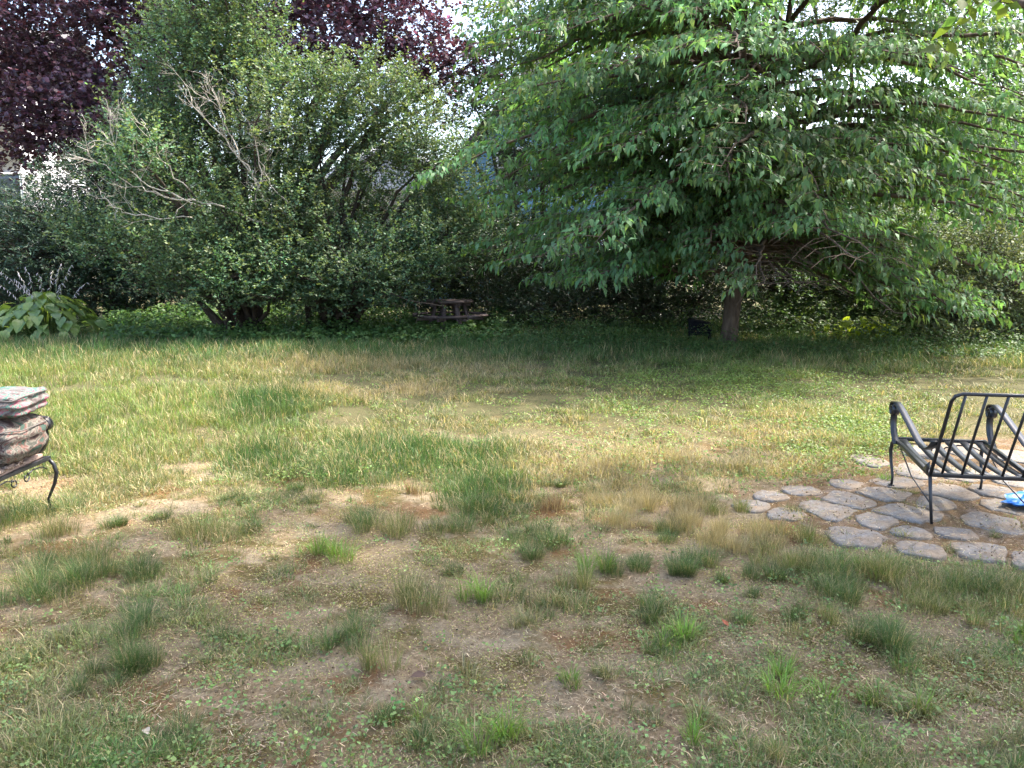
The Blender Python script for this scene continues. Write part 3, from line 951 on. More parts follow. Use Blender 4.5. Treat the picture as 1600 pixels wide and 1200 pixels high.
# dense dark hedge closing the back of the yard, in three stretches
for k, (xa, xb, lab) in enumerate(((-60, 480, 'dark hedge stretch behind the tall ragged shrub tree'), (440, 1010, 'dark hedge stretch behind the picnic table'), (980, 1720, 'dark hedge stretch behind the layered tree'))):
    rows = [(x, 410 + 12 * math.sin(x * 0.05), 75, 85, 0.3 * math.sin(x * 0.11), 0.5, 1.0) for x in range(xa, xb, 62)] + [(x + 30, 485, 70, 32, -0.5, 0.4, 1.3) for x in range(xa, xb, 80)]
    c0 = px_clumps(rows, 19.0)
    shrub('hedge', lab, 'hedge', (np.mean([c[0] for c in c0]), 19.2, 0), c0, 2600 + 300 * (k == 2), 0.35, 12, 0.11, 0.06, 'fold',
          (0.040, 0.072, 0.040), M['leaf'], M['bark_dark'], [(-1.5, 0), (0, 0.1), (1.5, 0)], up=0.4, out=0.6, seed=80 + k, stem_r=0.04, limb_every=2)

# layered broad-crowned tree at the right
def layered_tree():
    rng = np.random.default_rng(41)
    base = G(1139, 541)
    org = base.copy()
    t = thing('layered_tree', 'broad tree with tiers of drooping light green leaves on the right', 'tree', tuple(base))
    mb = MB()
    fork = base + np.array((0.06, 0.05, 0.95))
    mb.tube(wob([base + (0, 0, -0.2), base + (0, 0, 0.05), base + (0.0, 0, 0.4), fork], rng, 0.01) - org, [0.2, 0.165, 0.135, 0.15], 10)
    stems = []
    for tip, r in (((0.0, 0.1, 8.2), 0.115), ((1.3, 0.5, 7.6), 0.11), ((-0.9, 0.9, 7.0), 0.07), ((2.4, 0.2, 6.0), 0.07)):
        tip = base + np.array(tip)
        mid = fork + (tip - fork) * np.array((0.22, 0.22, 0.42))
        P = wob(bez(fork - (0, 0, 0.12), mid, tip, 14), rng, 0.03)
        mb.tube(P - org, np.linspace(r, r * 0.2, 14), 8)
        stems.append(P)
    LP, LD, LN, LC = [], [], [], []
    nl = 275
    golden = 2.39996
    for i in range(nl):
        f = (i + 0.5) / nl
        z0 = 1.5 + 7.0 * f ** 1.2
        phi = i * golden + rng.normal(0, 0.25)
        s = stems[i % 2] if rng.random() < 0.75 else stems[rng.integers(2, 4)]
        k = int(np.argmin(abs(s[:, 2] - z0)))
        a = s[k].copy()
        prof = np.interp(z0, [1.4, 2.2, 3.5, 6.0, 7.6, 9.2], [3.5, 4.7, 5.2, 4.9, 3.6, 1.2])
        Lh = prof * rng.uniform(0.72, 1.04)
        rise = rng.uniform(0.10, 0.26) if z0 > 2.4 else rng.uniform(0.02, 0.12)
        dirh = np.array((math.cos(phi), math.sin(phi), 0))
        if (dirh[1] > 0.3 and rng.random() < 0.6) or (dirh[0] > -0.1 and z0 > 3.8 and rng.random() < 0.22):
            continue
        tt = np.linspace(0, 1, 12)
        drop = rise + rng.uniform(0.12, 0.22)
        bendv = np.array((-dirh[1], dirh[0], 0)) * rng.normal(0, 0.12)
        P = a + dirh * (Lh * tt)[:, None] + bendv * (Lh * tt ** 2)[:, None] + np.array((0, 0, 1.0)) * (Lh * (rise * 1.2 * tt - drop * tt ** 2))[:, None]
        P = wob(P, rng, 0.03)
        low = z0 < 2.4 and dirh[0] > 0.3
        if low:
            P[:, 2] -= 0.75 * tt ** 2
        P[:, 2] = np.maximum(P[:, 2], (0.85 if low else 1.32) + 0.12 * np.sin(tt * 7 + phi))
        r0 = 0.018 + 0.009 * Lh
        mb.tube(P - org, np.linspace(r0, 0.005, 12), 5)
        ccol = np.array((0.117, 0.218, 0.098)) * math.exp(rng.normal(0, 0.14)) * np.exp(rng.normal(0, 0.05, 3))
        # side shoots
        ts = np.arange(0.25 if z0 > 4.2 else 0.1, 1.0, 0.135 / Lh)
        A_, B_ = [], []
        for q, tq in enumerate(ts):
            pa = np.array([np.interp(tq, tt, P[:, m_]) for m_ in range(3)])
            sgn = 1 if q % 2 else -1
            side = np.array((-dirh[1], dirh[0], 0)) * sgn
            fw = nrm(dirh * rng.uniform(0.4, 1.0) + side * rng.uniform(0.5, 1.0) + np.array((0, 0, rng.uniform(-0.15, 0.24))))
            ls = Lh * 0.30 * (1.15 - tq * 0.75) * rng.uniform(0.6, 1.15) + 0.12
            tw = np.linspace(0, 1, 4)
            S = pa + fw * (ls * tw)[:, None] + np.array((0, 0, 1.0)) * (ls * (0.22 * tw - 0.42 * tw ** 2))[:, None]
            A_.append(S[[0, 2]])
            B_.append(S[[2, 3]])
            nlv = max(4, int(ls / 0.033))
            tl = rng.uniform(0.12, 1.02, nlv)
            pl = np.stack([np.interp(tl, tw, S[:, m_]) for m_ in range(3)], -1)
            lat = np.cross(fw, (0, 0, 1.0))
            sg = rng.choice([-1, 1], nlv)[:, None]
            d = fw * rng.uniform(0.2, 0.7, (nlv, 1)) + lat * sg * rng.uniform(0.05, 0.5, (nlv, 1)) + np.array((0, 0, -1.0)) * rng.uniform(0.15, 1.1, (nlv, 1)) + rng.normal(0, 0.2, (nlv, 3))
            nn_ = fw * 0.5 + np.array((0, 0, 1.0)) + lat * sg * 0.35 + rng.normal(0, 0.25, (nlv, 3))
            LP.append(pl + rng.normal(0, 0.03, pl.shape))
            LD.append(d)
            LN.append(nn_)
            c = ccol * np.exp(rng.normal(0, 0.20, (nlv, 1))) * np.exp(rng.normal(0, 0.08, (nlv, 3)))
            y = (rng.random(nlv) < 0.06)[:, None]
            LC.append(np.where(y, c * np.array((1.7, 1.35, 0.8)), c))
        twig_mesh(mb, np.concatenate(A_) - org, np.concatenate(B_) - org, 0.006)
        # dead inner twigs near the stem
        if rng.random() < 0.8:
            m2 = 14
            tq = rng.uniform(0.05, 0.45, m2)
            pa = np.stack([np.interp(tq, tt, P[:, m_]) for m_ in range(3)], -1)
            twig_mesh(mb, pa - org, pa + rng.normal(0, 0.28, (m2, 3)) + dirh * 0.2 - org, 0.006)
    P = np.concatenate(LP)
    D = nrm(np.concatenate(LD))
    Nn = np.concatenate(LN)
    C = np.concatenate(LC)
    # ragged see-through window high on the right side of the crown
    keep = gap_cull([gpx(1300, 50, 60, 40, 0.4, 12.5), gpx(1350, 150, 70, 50, 0.42, 12.5), gpx(1150, 150, 60, 32, 0.4, 12.5), gpx(990, 45, 28, 12, 0.35, 12.5), gpx(1080, 95, 20, 22, 0.3, 12.5), gpx(940, 110, 60, 14, 0.45, 12.5), gpx(1500, 245, 45, 22, 0.15, 12.5), gpx(1440, 60, 40, 30, 0.6, 12.5), gpx(900, 70, 60, 14, 0.5, 12.5)])(P, rng)
    keep &= P[:, 2] > np.where(P[:, 0] > base[0] + 1.5, 0.6, 1.12)
    keep &= ~((abs(P[:, 0] - base[0]) < 0.75) & (P[:, 2] < 1.85) & (P[:, 1] < base[1]))
    P, D, Nn, C = P[keep], D[keep], Nn[keep], C[keep]
    n = len(P)
    L = rng.uniform(0.085, 0.155, n)
    W = L * rng.uniform(0.34, 0.46, n)
    # leaves that show largest: nearest to the lawn side, low tiers
    score = P[:, 1] + 0.35 * abs(P[:, 2] - 2.2) + rng.random(n) * 0.8 + 20 * (abs(P[:, 0]) > 0.63 * P[:, 1])
    big = np.argsort(score)[:300]
    rest = np.ones(n, bool)
    rest[big] = False
    nearside = rest & (P[:, 1] < base[1] - 0.3)
    back = rest & ~nearside
    Va, Fa, ka = leaf_verts(P[nearside] - org, D[nearside], Nn[nearside], L[nearside], W[nearside], 'droop')
    Vb, Fb, kb = leaf_verts(P[back] - org, D[back], Nn[back], L[back] * 1.1, W[back] * 1.25, 'fold')
    Cc = np.clip(np.concatenate([np.repeat(C[nearside], ka, axis=0), np.repeat(C[back], kb, axis=0)]), 0, 0.8)
    o = link('crown', mesh_np('crown', np.concatenate([Va, Vb]), np.concatenate([Fa, Fb + len(Va)]), Cc), M['leaf_broad'], t)
    o['kind'] = 'stuff'
    protos = []
    for c in leaf_cols(rng, 6, (0.119, 0.220, 0.098), 0.18, 0.07):
        T, F = TEMPL['droop']
        me = mesh_np('leaf', T, F, np.repeat(c[None], len(T), axis=0))
        me.materials.append(M['leaf_broad'])
        protos.append(me)
    for q in big:
        d = D[q]
        s = nrm(np.cross(d, Nn[q]))
        nn_ = np.cross(s, d)
        lf = bpy.data.objects.new('leaf', protos[q % 6])
        lf.matrix_basis = Matrix(((d[0] * L[q], s[0] * W[q], nn_[0] * L[q], P[q, 0] - org[0]), (d[1] * L[q], s[1] * W[q], nn_[1] * L[q], P[q, 1] - org[1]),
                                  (d[2] * L[q], s[2] * W[q], nn_[2] * L[q], P[q, 2] - org[2]), (0, 0, 0, 1)))
        lf.parent = t
        COL.objects.link(lf)
    link('trunk', mb.mesh('trunk', True), M['bark'], t)
    print('layered leaves', n)


layered_tree()

# tall shade tree standing beside the patio; only the ends of a few low shoots reach into view at the upper right
rows3 = []
rng = np.random.default_rng(77)
for q in range(26):
    a = rng.uniform(0, 2 * math.pi)
    r = 4.2 * math.sqrt(rng.random())
    rows3.append((4.7 + r * math.cos(a), 4.3 + 0.55 * r * math.sin(a), 8.4 + rng.uniform(-1.2, 2.2), 1.3, 1.3, 0.8, 1.0))
p = at(1520, -12, 7.2)
rows3.append((p[0], p[1], p[2], 0.55, 0.3, 0.10, 0.5))
shrub('shade_tree', 'bright leaf tips of a tree hanging into the top right corner', 'tree', (8.6, 4.6, 0), rows3, 2300, 0.5, 12, 0.16, 0.10, 'fold',
      (0.10, 0.16, 0.04), M['leaf_broad'], M['bark'], [(0, 0)], up=-0.1, out=0.6, seed=51, stem_r=0.12, twig_r=0.008)

# ---------------------------------------------------------------- low growth: undergrowth, hosta, bright plants


def leafy_mass(name, rng, X, Y, H, per, L, W, color, mat, var=0.25, tip=None, spread=0.05):
    """Low broad-leaved growth: short stems with leaves at every height up to H."""
    n = len(X)
    Z = ground_h(X, Y)
    u = rng.random((n, per)) ** 0.7
    P = np.stack([X[:, None] + rng.normal(0, spread, (n, per)), Y[:, None] + rng.normal(0, spread, (n, per)), Z[:, None] + 0.015 + H[:, None] * u], -1).reshape(-1, 3)
    m_ = n * per
    D = nrm(rng.normal(size=(m_, 3)) * np.array((1, 1, 0.45)))
    Nn = np.array((0, -0.25, 1.0)) + rng.normal(0, 0.4, (m_, 3))
    LL = L * rng.uniform(0.6, 1.3, m_)
    col = leaf_cols(rng, n, color, 0.2, 0.1)[np.repeat(np.arange(n), per)] * np.exp(rng.normal(0, var, (m_, 1)))
    if tip is not None:
        k = (u.ravel() > 0.8)[:, None] * rng.random((m_, 1))
        col = col * (1 - k) + np.array(tip) * k
    V, F, k = leaf_verts(P, D, Nn, LL, LL * W / L, 'fold')
    mb = MB()
    mb.add(V, F)
    return mesh_np(name, V, F, np.repeat(np.clip(col, 0, 0.85), k, axis=0))


rng = np.random.default_rng(61)
n = 2300
px = rng.uniform(165, 790, n)
py = rng.uniform(503, 540, n)
Q = np.array([G(a, b_) for a, b_ in zip(px, py)])
H = 0.15 + 0.36 * (0.4 + vnoise(Q[:, 0], Q[:, 1], 0.8, 9)) * np.clip((538 - py) / 16, 0.12, 1) * np.where((px > 640) & (px < 770), 0.5, 1.0)
link_o = link('undergrowth', leafy_mass('undergrowth', rng, Q[:, 0], Q[:, 1], H, 10, 0.075, 0.055, (0.075, 0.15, 0.045), M['leaf'], tip=(0.12, 0.20, 0.06)), M['leaf'])
tag(link_o, 'low leafy green ground cover under the two shrub trees', 'undergrowth', kind='stuff')
n = 2400
px = rng.uniform(780, 1720, n)
py = rng.uniform(508, 552, n) + (px - 820) / 900 * 14
Q = np.array([G(a, b_) for a, b_ in zip(px, py)])
H = 0.10 + 0.42 * (0.25 + vnoise(Q[:, 0], Q[:, 1], 0.7, 10) ** 1.5) * np.clip((560 - py) / 24, 0.15, 1.2)
o = link('undergrowth', leafy_mass('undergrowth', rng, Q[:, 0], Q[:, 1], H, 9, 0.055, 0.03, (0.07, 0.13, 0.045), M['leaf'], tip=(0.12, 0.19, 0.06)), M['leaf'])
tag(o, 'shaded weedy undergrowth around the trunk of the layered tree', 'undergrowth', kind='stuff')

# broad leaves with the backlight put into a brighter leaf colour
rng = np.random.default_rng(62)


def broad_leaf_mesh(L, W, bend, col_mat, fold=0.12):
    """Heart shaped blade on a short stalk, folded along the midrib and arching down."""
    ys = np.linspace(0, 1, 7)
    prof = np.array([0.30, 0.86, 1.0, 0.92, 0.70, 0.38, 0.0]) * W / 2
    V, F = [], []
    for y, w in zip(ys, prof):
        z = -bend * L * y ** 2 + 0.10 * L * y
        for s in (-1, -0.5, 0, 0.5, 1):
            V.append((s * w, L * y - (0.10 * L * abs(s) if y == 0 else 0), z + fold * abs(s) * w * 1.2 - 0.05 * w * (abs(s) == 1)))
    for r in range(6):
        for c in range(4):
            a = r * 5 + c
            F.append((a, a + 1, a + 6, a + 5))
    me = mesh_np('leaf', np.array(V), np.array(F), None, True)
    me.materials.append(col_mat)
    return me


hosta_mats = [mat_leaf('hosta_leaf', 0.35, 0.35, 0.5, base=c) for c in ((0.15, 0.235, 0.06), (0.19, 0.265, 0.07), (0.11, 0.19, 0.06))]
hosta_leaves = [broad_leaf_mesh(0.27, 0.20, bnd, hosta_mats[k % 3], fo) for k, (bnd, fo) in enumerate(((0.45, 0.15), (0.6, 0.08), (0.35, 0.2), (0.7, 0.1), (0.5, 0.18), (0.4, 0.05)))]
m_flower = mat_plain('hosta_flower', [(0.3, (0.42, 0.38, 0.42)), (0.7, (0.55, 0.51, 0.54))], 20, 0.5, 0.3, 0)
m_stalk = mat_plain('hosta_stalk', [(0.3, (0.14, 0.17, 0.09)), (0.7, (0.2, 0.22, 0.12))], 20, 0.6, 0.3, 0)


def hosta(label, cx, cy, rad, height, n_leaf, stalks, seed):
    rng = np.random.default_rng(seed)
    base = np.array((cx, cy, float(ground_h(cx, cy))))
    t = thing('hosta_plant', label, 'plant', tuple(base))
    for q in range(n_leaf):
        a = q * 2.39996 + rng.normal(0, 0.2)
        f = math.sqrt((q + 0.5) / n_leaf)
        r = rad * f * rng.uniform(0.85, 1.05)
        z = height * (1 - 0.78 * f ** 1.8) * rng.uniform(0.88, 1.08)
        lf = bpy.data.objects.new('leaf', hosta_leaves[int(rng.integers(6))])
        s = rng.uniform(0.75, 1.15)
        tilt = R(-6 - 26 * f) + rng.normal(0, 0.15)
        lf.matrix_basis = (Matrix.Translation((r * math.cos(a), r * math.sin(a), z)) @ Matrix.Rotation(a - math.pi / 2 + rng.normal(0, 0.3), 4, 'Z')
                           @ Matrix.Rotation(tilt, 4, 'X') @ Matrix.Rotation(rng.normal(0, 0.22), 4, 'Y') @ Matrix.Scale(s, 4))
        lf.parent = t
        COL.objects.link(lf)
    mb = MB()
    for q in range(n_leaf):
        a = q * 2.39996
        f = math.sqrt((q + 0.5) / n_leaf)
        r, z = rad * f * 0.95, height * (1 - 0.78 * f ** 1.8) * 0.97
        e = np.array((r * math.cos(a), r * math.sin(a), z))
        mb.tube(bez(np.array((0.12 * math.cos(a), 0.12 * math.sin(a), -0.03)), e * np.array((0.5, 0.5, 0.75)), e, 5), 0.006, 4, False)
    mb.build('leaf_stalks', hosta_mats[2], t, True)
    for q in range(stalks):
        a = rng.uniform(0, 2 * math.pi)
        r0 = rad * 0.35 * math.sqrt(rng.random())
        ln = height * rng.uniform(1.2, 1.75)
        p0 = np.array((r0 * math.cos(a), r0 * math.sin(a), 0.2))
        p2 = np.array((p0[0] * 2.4 + rng.normal(0, 0.06), p0[1] * 2.4 + rng.normal(0, 0.06), ln))
        P = bez(p0, np.array((p0[0], p0[1], ln * 0.7)), p2, 8)
        s = MB().tube(P, np.linspace(0.006, 0.003, 8), 4).build('flower_stalk', m_stalk, t, True)
        fb = MB()
        for k in range(11):
            tq = 0.62 + 0.38 * k / 10
            c = np.array([np.interp(tq, np.linspace(0, 1, 8), P[:, m_]) for m_ in range(3)])
            d = nrm(rng.normal(size=3) * np.array((1, 1, 0.2)))
            e = c + d * 0.03 + np.array((0, 0, -0.022))
            e2 = c + d * 0.045 + np.array((0, 0, -0.05))
            fb.tube([c, e, e2], [0.003, 0.006, 0.008], 5)
        fb.build('blossoms', m_flower, s, True)


pH = at(78, 500, 14.6)
hosta('large hosta clump with broad yellow green leaves and pale flower spikes', pH[0], 14.5, 1.1, 0.84, 160, 12, 71)
pH = at(-70, 500, 13.9)
hosta('pale flowering hosta cut by the photo edge beside the larger clump', pH[0] + 0.1, 13.9, 0.75, 0.66, 60, 9, 72)

backlit_tint_mat = mat_leaf('backlit_tint_leaf', 0.55, 0.4, 0.4, base=(0.30, 0.39, 0.05))  # sun from behind put into the leaf colour; the plant stands in shade
backlit_tint_leaf = [broad_leaf_mesh(0.2, 0.19, b_, backlit_tint_mat, 0.1) for b_ in (0.2, 0.4, 0.6)]
bp = at(1345, 520, 14.0)
t = thing('broad_leaf_plant', 'bright yellow green broad leaved plant under the tree, backlight put into its colour', 'plant', (bp[0], 14.0, 0))
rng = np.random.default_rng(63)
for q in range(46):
    lf = bpy.data.objects.new('leaf', backlit_tint_leaf[q % 3])
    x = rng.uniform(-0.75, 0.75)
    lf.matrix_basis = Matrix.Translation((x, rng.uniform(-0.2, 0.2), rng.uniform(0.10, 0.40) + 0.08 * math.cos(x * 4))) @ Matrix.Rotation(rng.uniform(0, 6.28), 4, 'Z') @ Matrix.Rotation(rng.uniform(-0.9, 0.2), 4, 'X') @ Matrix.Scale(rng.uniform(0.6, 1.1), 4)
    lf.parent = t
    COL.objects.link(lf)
mb = MB()
for q in range(14):
    x = rng.uniform(-0.7, 0.7)
    mb.tube([(x, 0, -0.05), (x + rng.normal(0, 0.05), rng.normal(0, 0.05), 0.2), (x + rng.normal(0, 0.1), rng.normal(0, 0.1), 0.4)], 0.006, 4)
mb.build('stems', m_stalk, t, True)

# ---------------------------------------------------------------- lawn: grass blades in tufts, weeds, litter
rng = np.random.default_rng(91)


def grass_mesh(name, cx, cy, rad, hgt, nb, col, dry, lean, wid, rng, straw=(0.40, 0.32, 0.18)):
    k = np.repeat(np.arange(len(cx)), nb)
    m_ = len(k)
    a = rng.uniform(0, 2 * math.pi, m_)
    f = np.sqrt(rng.random(m_))
    dx, dy = np.cos(a) * f, np.sin(a) * f
    x = cx[k] + dx * rad[k]
    y = cy[k] + dy * rad[k]
    z = ground_h(x, y) - 0.006
    # blades lean outwards from their tuft, with a stray heading each
    ha = rng.uniform(0, 2 * math.pi, m_)
    hx, hy = dx * 0.9 + np.cos(ha) * 0.55, dy * 0.9 + np.sin(ha) * 0.55
    ln = hgt[k] * rng.uniform(0.45, 1.15, m_)
    th = np.clip(lean[k] * rng.uniform(0.4, 1.5, m_), 0.02, 1.35)
    mag = np.maximum(np.hypot(hx, hy), 0.2)
    hx, hy = hx / mag, hy / mag
    w = wid[k] * rng.uniform(0.7, 1.3, m_)
    # width direction across the blade
    wx, wy = -hy, hx
    turn = rng.uniform(-0.9, 0.9, m_)
    wx, wy = wx * np.cos(turn) - wy * np.sin(turn), wx * np.sin(turn) + wy * np.cos(turn)
    t1 = th * 0.55
    mx_, my_, mz = x + hx * ln * 0.5 * np.sin(t1), y + hy * ln * 0.5 * np.sin(t1), z + ln * 0.5 * np.cos(t1)
    t2 = np.minimum(th * 1.5, 1.75)
    ex, ey, ez = mx_ + hx * ln * 0.5 * np.sin(t2), my_ + hy * ln * 0.5 * np.sin(t2), mz + ln * 0.5 * np.cos(t2)
    ez = np.maximum(ez, z + 0.008)
    V = np.empty((m_, 5, 3))
    V[:, 0] = np.stack([x - wx * w * 0.4, y - wy * w * 0.4, z], -1)
    V[:, 1] = np.stack([x + wx * w * 0.4, y + wy * w * 0.4, z], -1)
    V[:, 2] = np.stack([mx_ + wx * w * 0.5, my_ + wy * w * 0.5, mz], -1)
    V[:, 3] = np.stack([mx_ - wx * w * 0.5, my_ - wy * w * 0.5, mz], -1)
    V[:, 4] = np.stack([ex, ey, ez], -1)
    i = np.arange(m_)[:, None] * 5
    F4 = i + np.array([[0, 1, 2, 3]])
    F3 = i + np.array([[3, 2, 4]])
    c = col[k] * np.exp(rng.normal(0, 0.18, (m_, 1))) * np.exp(rng.normal(0, 0.07, (m_, 3)))
    isd = (rng.random(m_) < dry[k])[:, None]
    sc = np.array(straw) * np.exp(rng.normal(0, 0.25, (m_, 1)))
    c = np.where(isd, sc, c)
    C = np.repeat(c[:, None], 5, axis=1)
    C[:, 0:2] = C[:, 0:2] * 0.6 + np.array((0.20, 0.155, 0.09)) * 0.4      # straw-coloured sheath at the foot
    C[:, 4] = C[:, 4] * 0.85 + np.array((0.3, 0.25, 0.12)) * 0.15
    return mesh_np(name, V.reshape(-1, 3), [F4, F3], np.clip(C.reshape(-1, 3), 0, 0.85))


FESC = np.array((0.070, 0.130, 0.036))
LUSH = np.array((0.17, 0.225, 0.062))
BRIGHT = np.array((0.150, 0.255, 0.045))
PALE = np.array((0.19, 0.205, 0.085))
SHADED_GREEN = np.array((0.085, 0.155, 0.050))  # tree shade on the far lawn, put into a darker bluish green
DRYG = np.array((0.27, 0.225, 0.12))


def ell(px, py, cx, cy, rx, ry):
    return np.clip(1.35 - np.sqrt(((px - cx) / rx) ** 2 + ((py - cy) / ry) ** 2), 0, 1)


def Gv(px, py):
    u = (px - 800) / 1200
    v = (600 - py) / 1200
    dy = math.cos(PITCH) + v * math.sin(PITCH)
    dz = -math.sin(PITCH) + v * math.cos(PITCH)
    t = -EYE / dz
    return u * t, dy * t


# --- the general sward: tuft kinds scattered as instances over the lawn
def tuft_kind(idx, dryness, lean, seed):
    """One tuft about 0.1 m wide and 0.1 m tall; colour is multiplied by the tuft's own, straw blades keep theirs."""
    rg = np.random.default_rng(seed)
    nbl = 26
    x0_, y0_ = np.zeros(1), np.zeros(1)
    a = rg.uniform(0, 2 * math.pi, nbl)
    f = np.sqrt(rg.random(nbl))
    x, y = np.cos(a) * f * 0.06, np.sin(a) * f * 0.06
    ha = rg.uniform(0, 2 * math.pi, nbl)
    hx, hy = np.cos(a) * f * 0.8 + np.cos(ha) * 0.6, np.sin(a) * f * 0.8 + np.sin(ha) * 0.6
    mg_ = np.maximum(np.hypot(hx, hy), 0.2)
    hx, hy = hx / mg_, hy / mg_
    ln = 0.1 * rg.uniform(0.45, 1.2, nbl)
    th = np.clip(lean * rg.uniform(0.3, 1.6, nbl), 0.02, 1.3)
    w = 0.0030 * rg.uniform(0.7, 1.3, nbl)
    tu_ = rg.uniform(-1.2, 1.2, nbl)
    wx, wy = -hy * np.cos(tu_) - hx * np.sin(tu_), -hy * np.sin(tu_) + hx * np.cos(tu_)
    t1_, t2_ = th * 0.5, np.minimum(th * 1.6, 1.8)
    mx_, my_, mz_ = x + hx * ln * 0.5 * np.sin(t1_), y + hy * ln * 0.5 * np.sin(t1_), ln * 0.5 * np.cos(t1_)
    ex, ey, ez = mx_ + hx * ln * 0.5 * np.sin(t2_), my_ + hy * ln * 0.5 * np.sin(t2_), np.maximum(mz_ + ln * 0.5 * np.cos(t2_), 0.01)
    z_ = np.full(nbl, -0.008)
    V = np.stack([np.stack([x - wx * w * 0.4, y - wy * w * 0.4, z_], -1), np.stack([x + wx * w * 0.4, y + wy * w * 0.4, z_], -1),
                  np.stack([mx_ + wx * w * 0.5, my_ + wy * w * 0.5, mz_], -1), np.stack([mx_ - wx * w * 0.5, my_ - wy * w * 0.5, mz_], -1), np.stack([ex, ey, ez], -1)], 1)
    i = np.arange(nbl)[:, None] * 5
    c = np.exp(rg.normal(0, 0.2, (nbl, 1))) * np.exp(rg.normal(0, 0.08, (nbl, 3)))
    isd = rg.random(nbl) < dryness
    c[isd] = np.array((0.40, 0.32, 0.18)) * np.exp(rg.normal(0, 0.25, (isd.sum(), 1)))
    me = mesh_np('tuft_kind', V.reshape(-1, 3), [i + np.array([[0, 1, 2, 3]]), i + np.array([[3, 2, 4]])], np.clip(np.repeat(c, 5, axis=0), 0, 2.0))
    at_ = me.attributes.new('straw', 'FLOAT', 'POINT')
    at_.data.foreach_set('value', np.repeat(isd.astype(np.float32), 5))
    me.materials.append(M['sward'])
    return bpy.data.objects.new('tuft_kind_%02d' % idx, me)


m = mat_leaf('sward_blade', 0.38, 0.45, 0.35, (1.15, 1.15, 0.6))
nt = m.node_tree
atn = [q for q in nt.nodes if q.type == 'ATTRIBUTE'][0]
inst = N_(nt, 'ShaderNodeAttribute', attribute_name='TuftCol', attribute_type='INSTANCER')
stn = N_(nt, 'ShaderNodeAttribute', attribute_name='straw')
prod = mixrgb(nt, 1.0, inst.outputs['Color'], atn.outputs['Color'], 'MULTIPLY')
fin = mixrgb(nt, stn.outputs['Fac'], prod, atn.outputs['Color'])
for lk in list(nt.links):
    if lk.from_node == atn and lk.to_socket.name in ('Base Color',) or (lk.from_node == atn and lk.to_node.type == 'MIX' and lk.to_node.blend_type == 'MULTIPLY' and not lk.to_node.inputs[7].is_linked):
        ts_ = lk.to_socket
        nt.links.remove(lk)
        nt.links.new(fin, ts_)
M['sward'] = m

def scatter(name, P, col, scl, pick, kinds):
    """One object whose points carry an instance of a small plant each."""
    n_ = len(P)
    me = bpy.data.meshes.new(name)
    me.vertices.add(n_)
    me.vertices.foreach_set('co', P.astype(np.float32).ravel())
    for an, ty, dat, fld in (('TuftCol', 'FLOAT_COLOR', np.c_[col, np.ones(n_)], 'color'), ('tuft_scale', 'FLOAT_VECTOR', scl, 'vector'),
                             ('tuft_turn', 'FLOAT_VECTOR', np.stack([rng.normal(0, 0.08, n_), rng.normal(0, 0.08, n_), rng.uniform(0, 6.28, n_)], -1), 'vector'), ('tuft_pick', 'INT', pick, 'value')):
        at_ = me.attributes.new(an, ty, 'POINT')
        at_.data.foreach_set(fld, np.ascontiguousarray(dat, dtype=np.int32 if ty == 'INT' else np.float32).ravel())
    ob = link(name, me, M['sward'])
    ng = bpy.data.node_groups.new('scatter_' + name, 'GeometryNodeTree')
    ng.interface.new_socket('Geometry', in_out='INPUT', socket_type='NodeSocketGeometry')
    ng.interface.new_socket('Geometry', in_out='OUTPUT', socket_type='NodeSocketGeometry')
    gi, go = ng.nodes.new('NodeGroupInput'), ng.nodes.new('NodeGroupOutput')
    iop = ng.nodes.new('GeometryNodeInstanceOnPoints')
    ci_ = ng.nodes.new('GeometryNodeCollectionInfo')
    ci_.inputs['Collection'].default_value = kinds
    ci_.inputs['Separate Children'].default_value = True
    ci_.inputs['Reset Children'].default_value = True

    def nattr(nm, ty):
        q = ng.nodes.new('GeometryNodeInputNamedAttribute')
        q.data_type = ty
        q.inputs['Name'].default_value = nm
        return q.outputs['Attribute']
    ng.links.new(gi.outputs[0], iop.inputs['Points'])
    ng.links.new(ci_.outputs[0], iop.inputs['Instance'])
    iop.inputs['Pick Instance'].default_value = True
    ng.links.new(nattr('tuft_pick', 'INT'), iop.inputs['Instance Index'])
    ng.links.new(nattr('tuft_turn', 'FLOAT_VECTOR'), iop.inputs['Rotation'])
    ng.links.new(nattr('tuft_scale', 'FLOAT_VECTOR'), iop.inputs['Scale'])
    ng.links.new(iop.outputs[0], go.inputs[0])
    ob.modifiers.new('plants', 'NODES').node_group = ng
    return ob


NT = 40000
px = rng.uniform(-160, 1760, NT)
py = 507 + (960 - 507) * rng.random(NT) ** 1.25
X, Y = Gv(px, py)
X += rng.normal(0, 0.05, NT)
Y += rng.normal(0, 0.05, NT)
n1 = vnoise(X, Y, 0.55, 31)
n2 = vnoise(X, Y, 1.4, 32)
n3 = vnoise(X, Y, 0.25, 33)
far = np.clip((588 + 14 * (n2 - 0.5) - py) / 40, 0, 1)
lush = np.clip(np.maximum.reduce([ell(px, py, 190, 645, 340, 85), ell(px, py, 20, 590, 250, 60), ell(px, py, 420, 640, 95, 42)]), 0, 1)
dryb = np.clip(np.maximum.reduce([ell(px, py, 560, 574, 220, 14) * 0.55, ell(px, py, 760, 582, 180, 14) * 0.55, ell(px, py, 1010, 740, 190, 60), ell(px, py, 1230, 700, 130, 50), ell(px, py, 900, 690, 90, 40) * 0.6, ell(px, py, 600, 612, 200, 12) * 0.8]), 0, 1)
green = np.clip(np.maximum.reduce([ell(px, py, 650, 715, 150, 38), ell(px, py, 740, 765, 70, 40), ell(px, py, 540, 750, 60, 18), ell(px, py, 410, 722, 70, 28), ell(px, py, 420, 640, 80, 30)]), 0, 1)
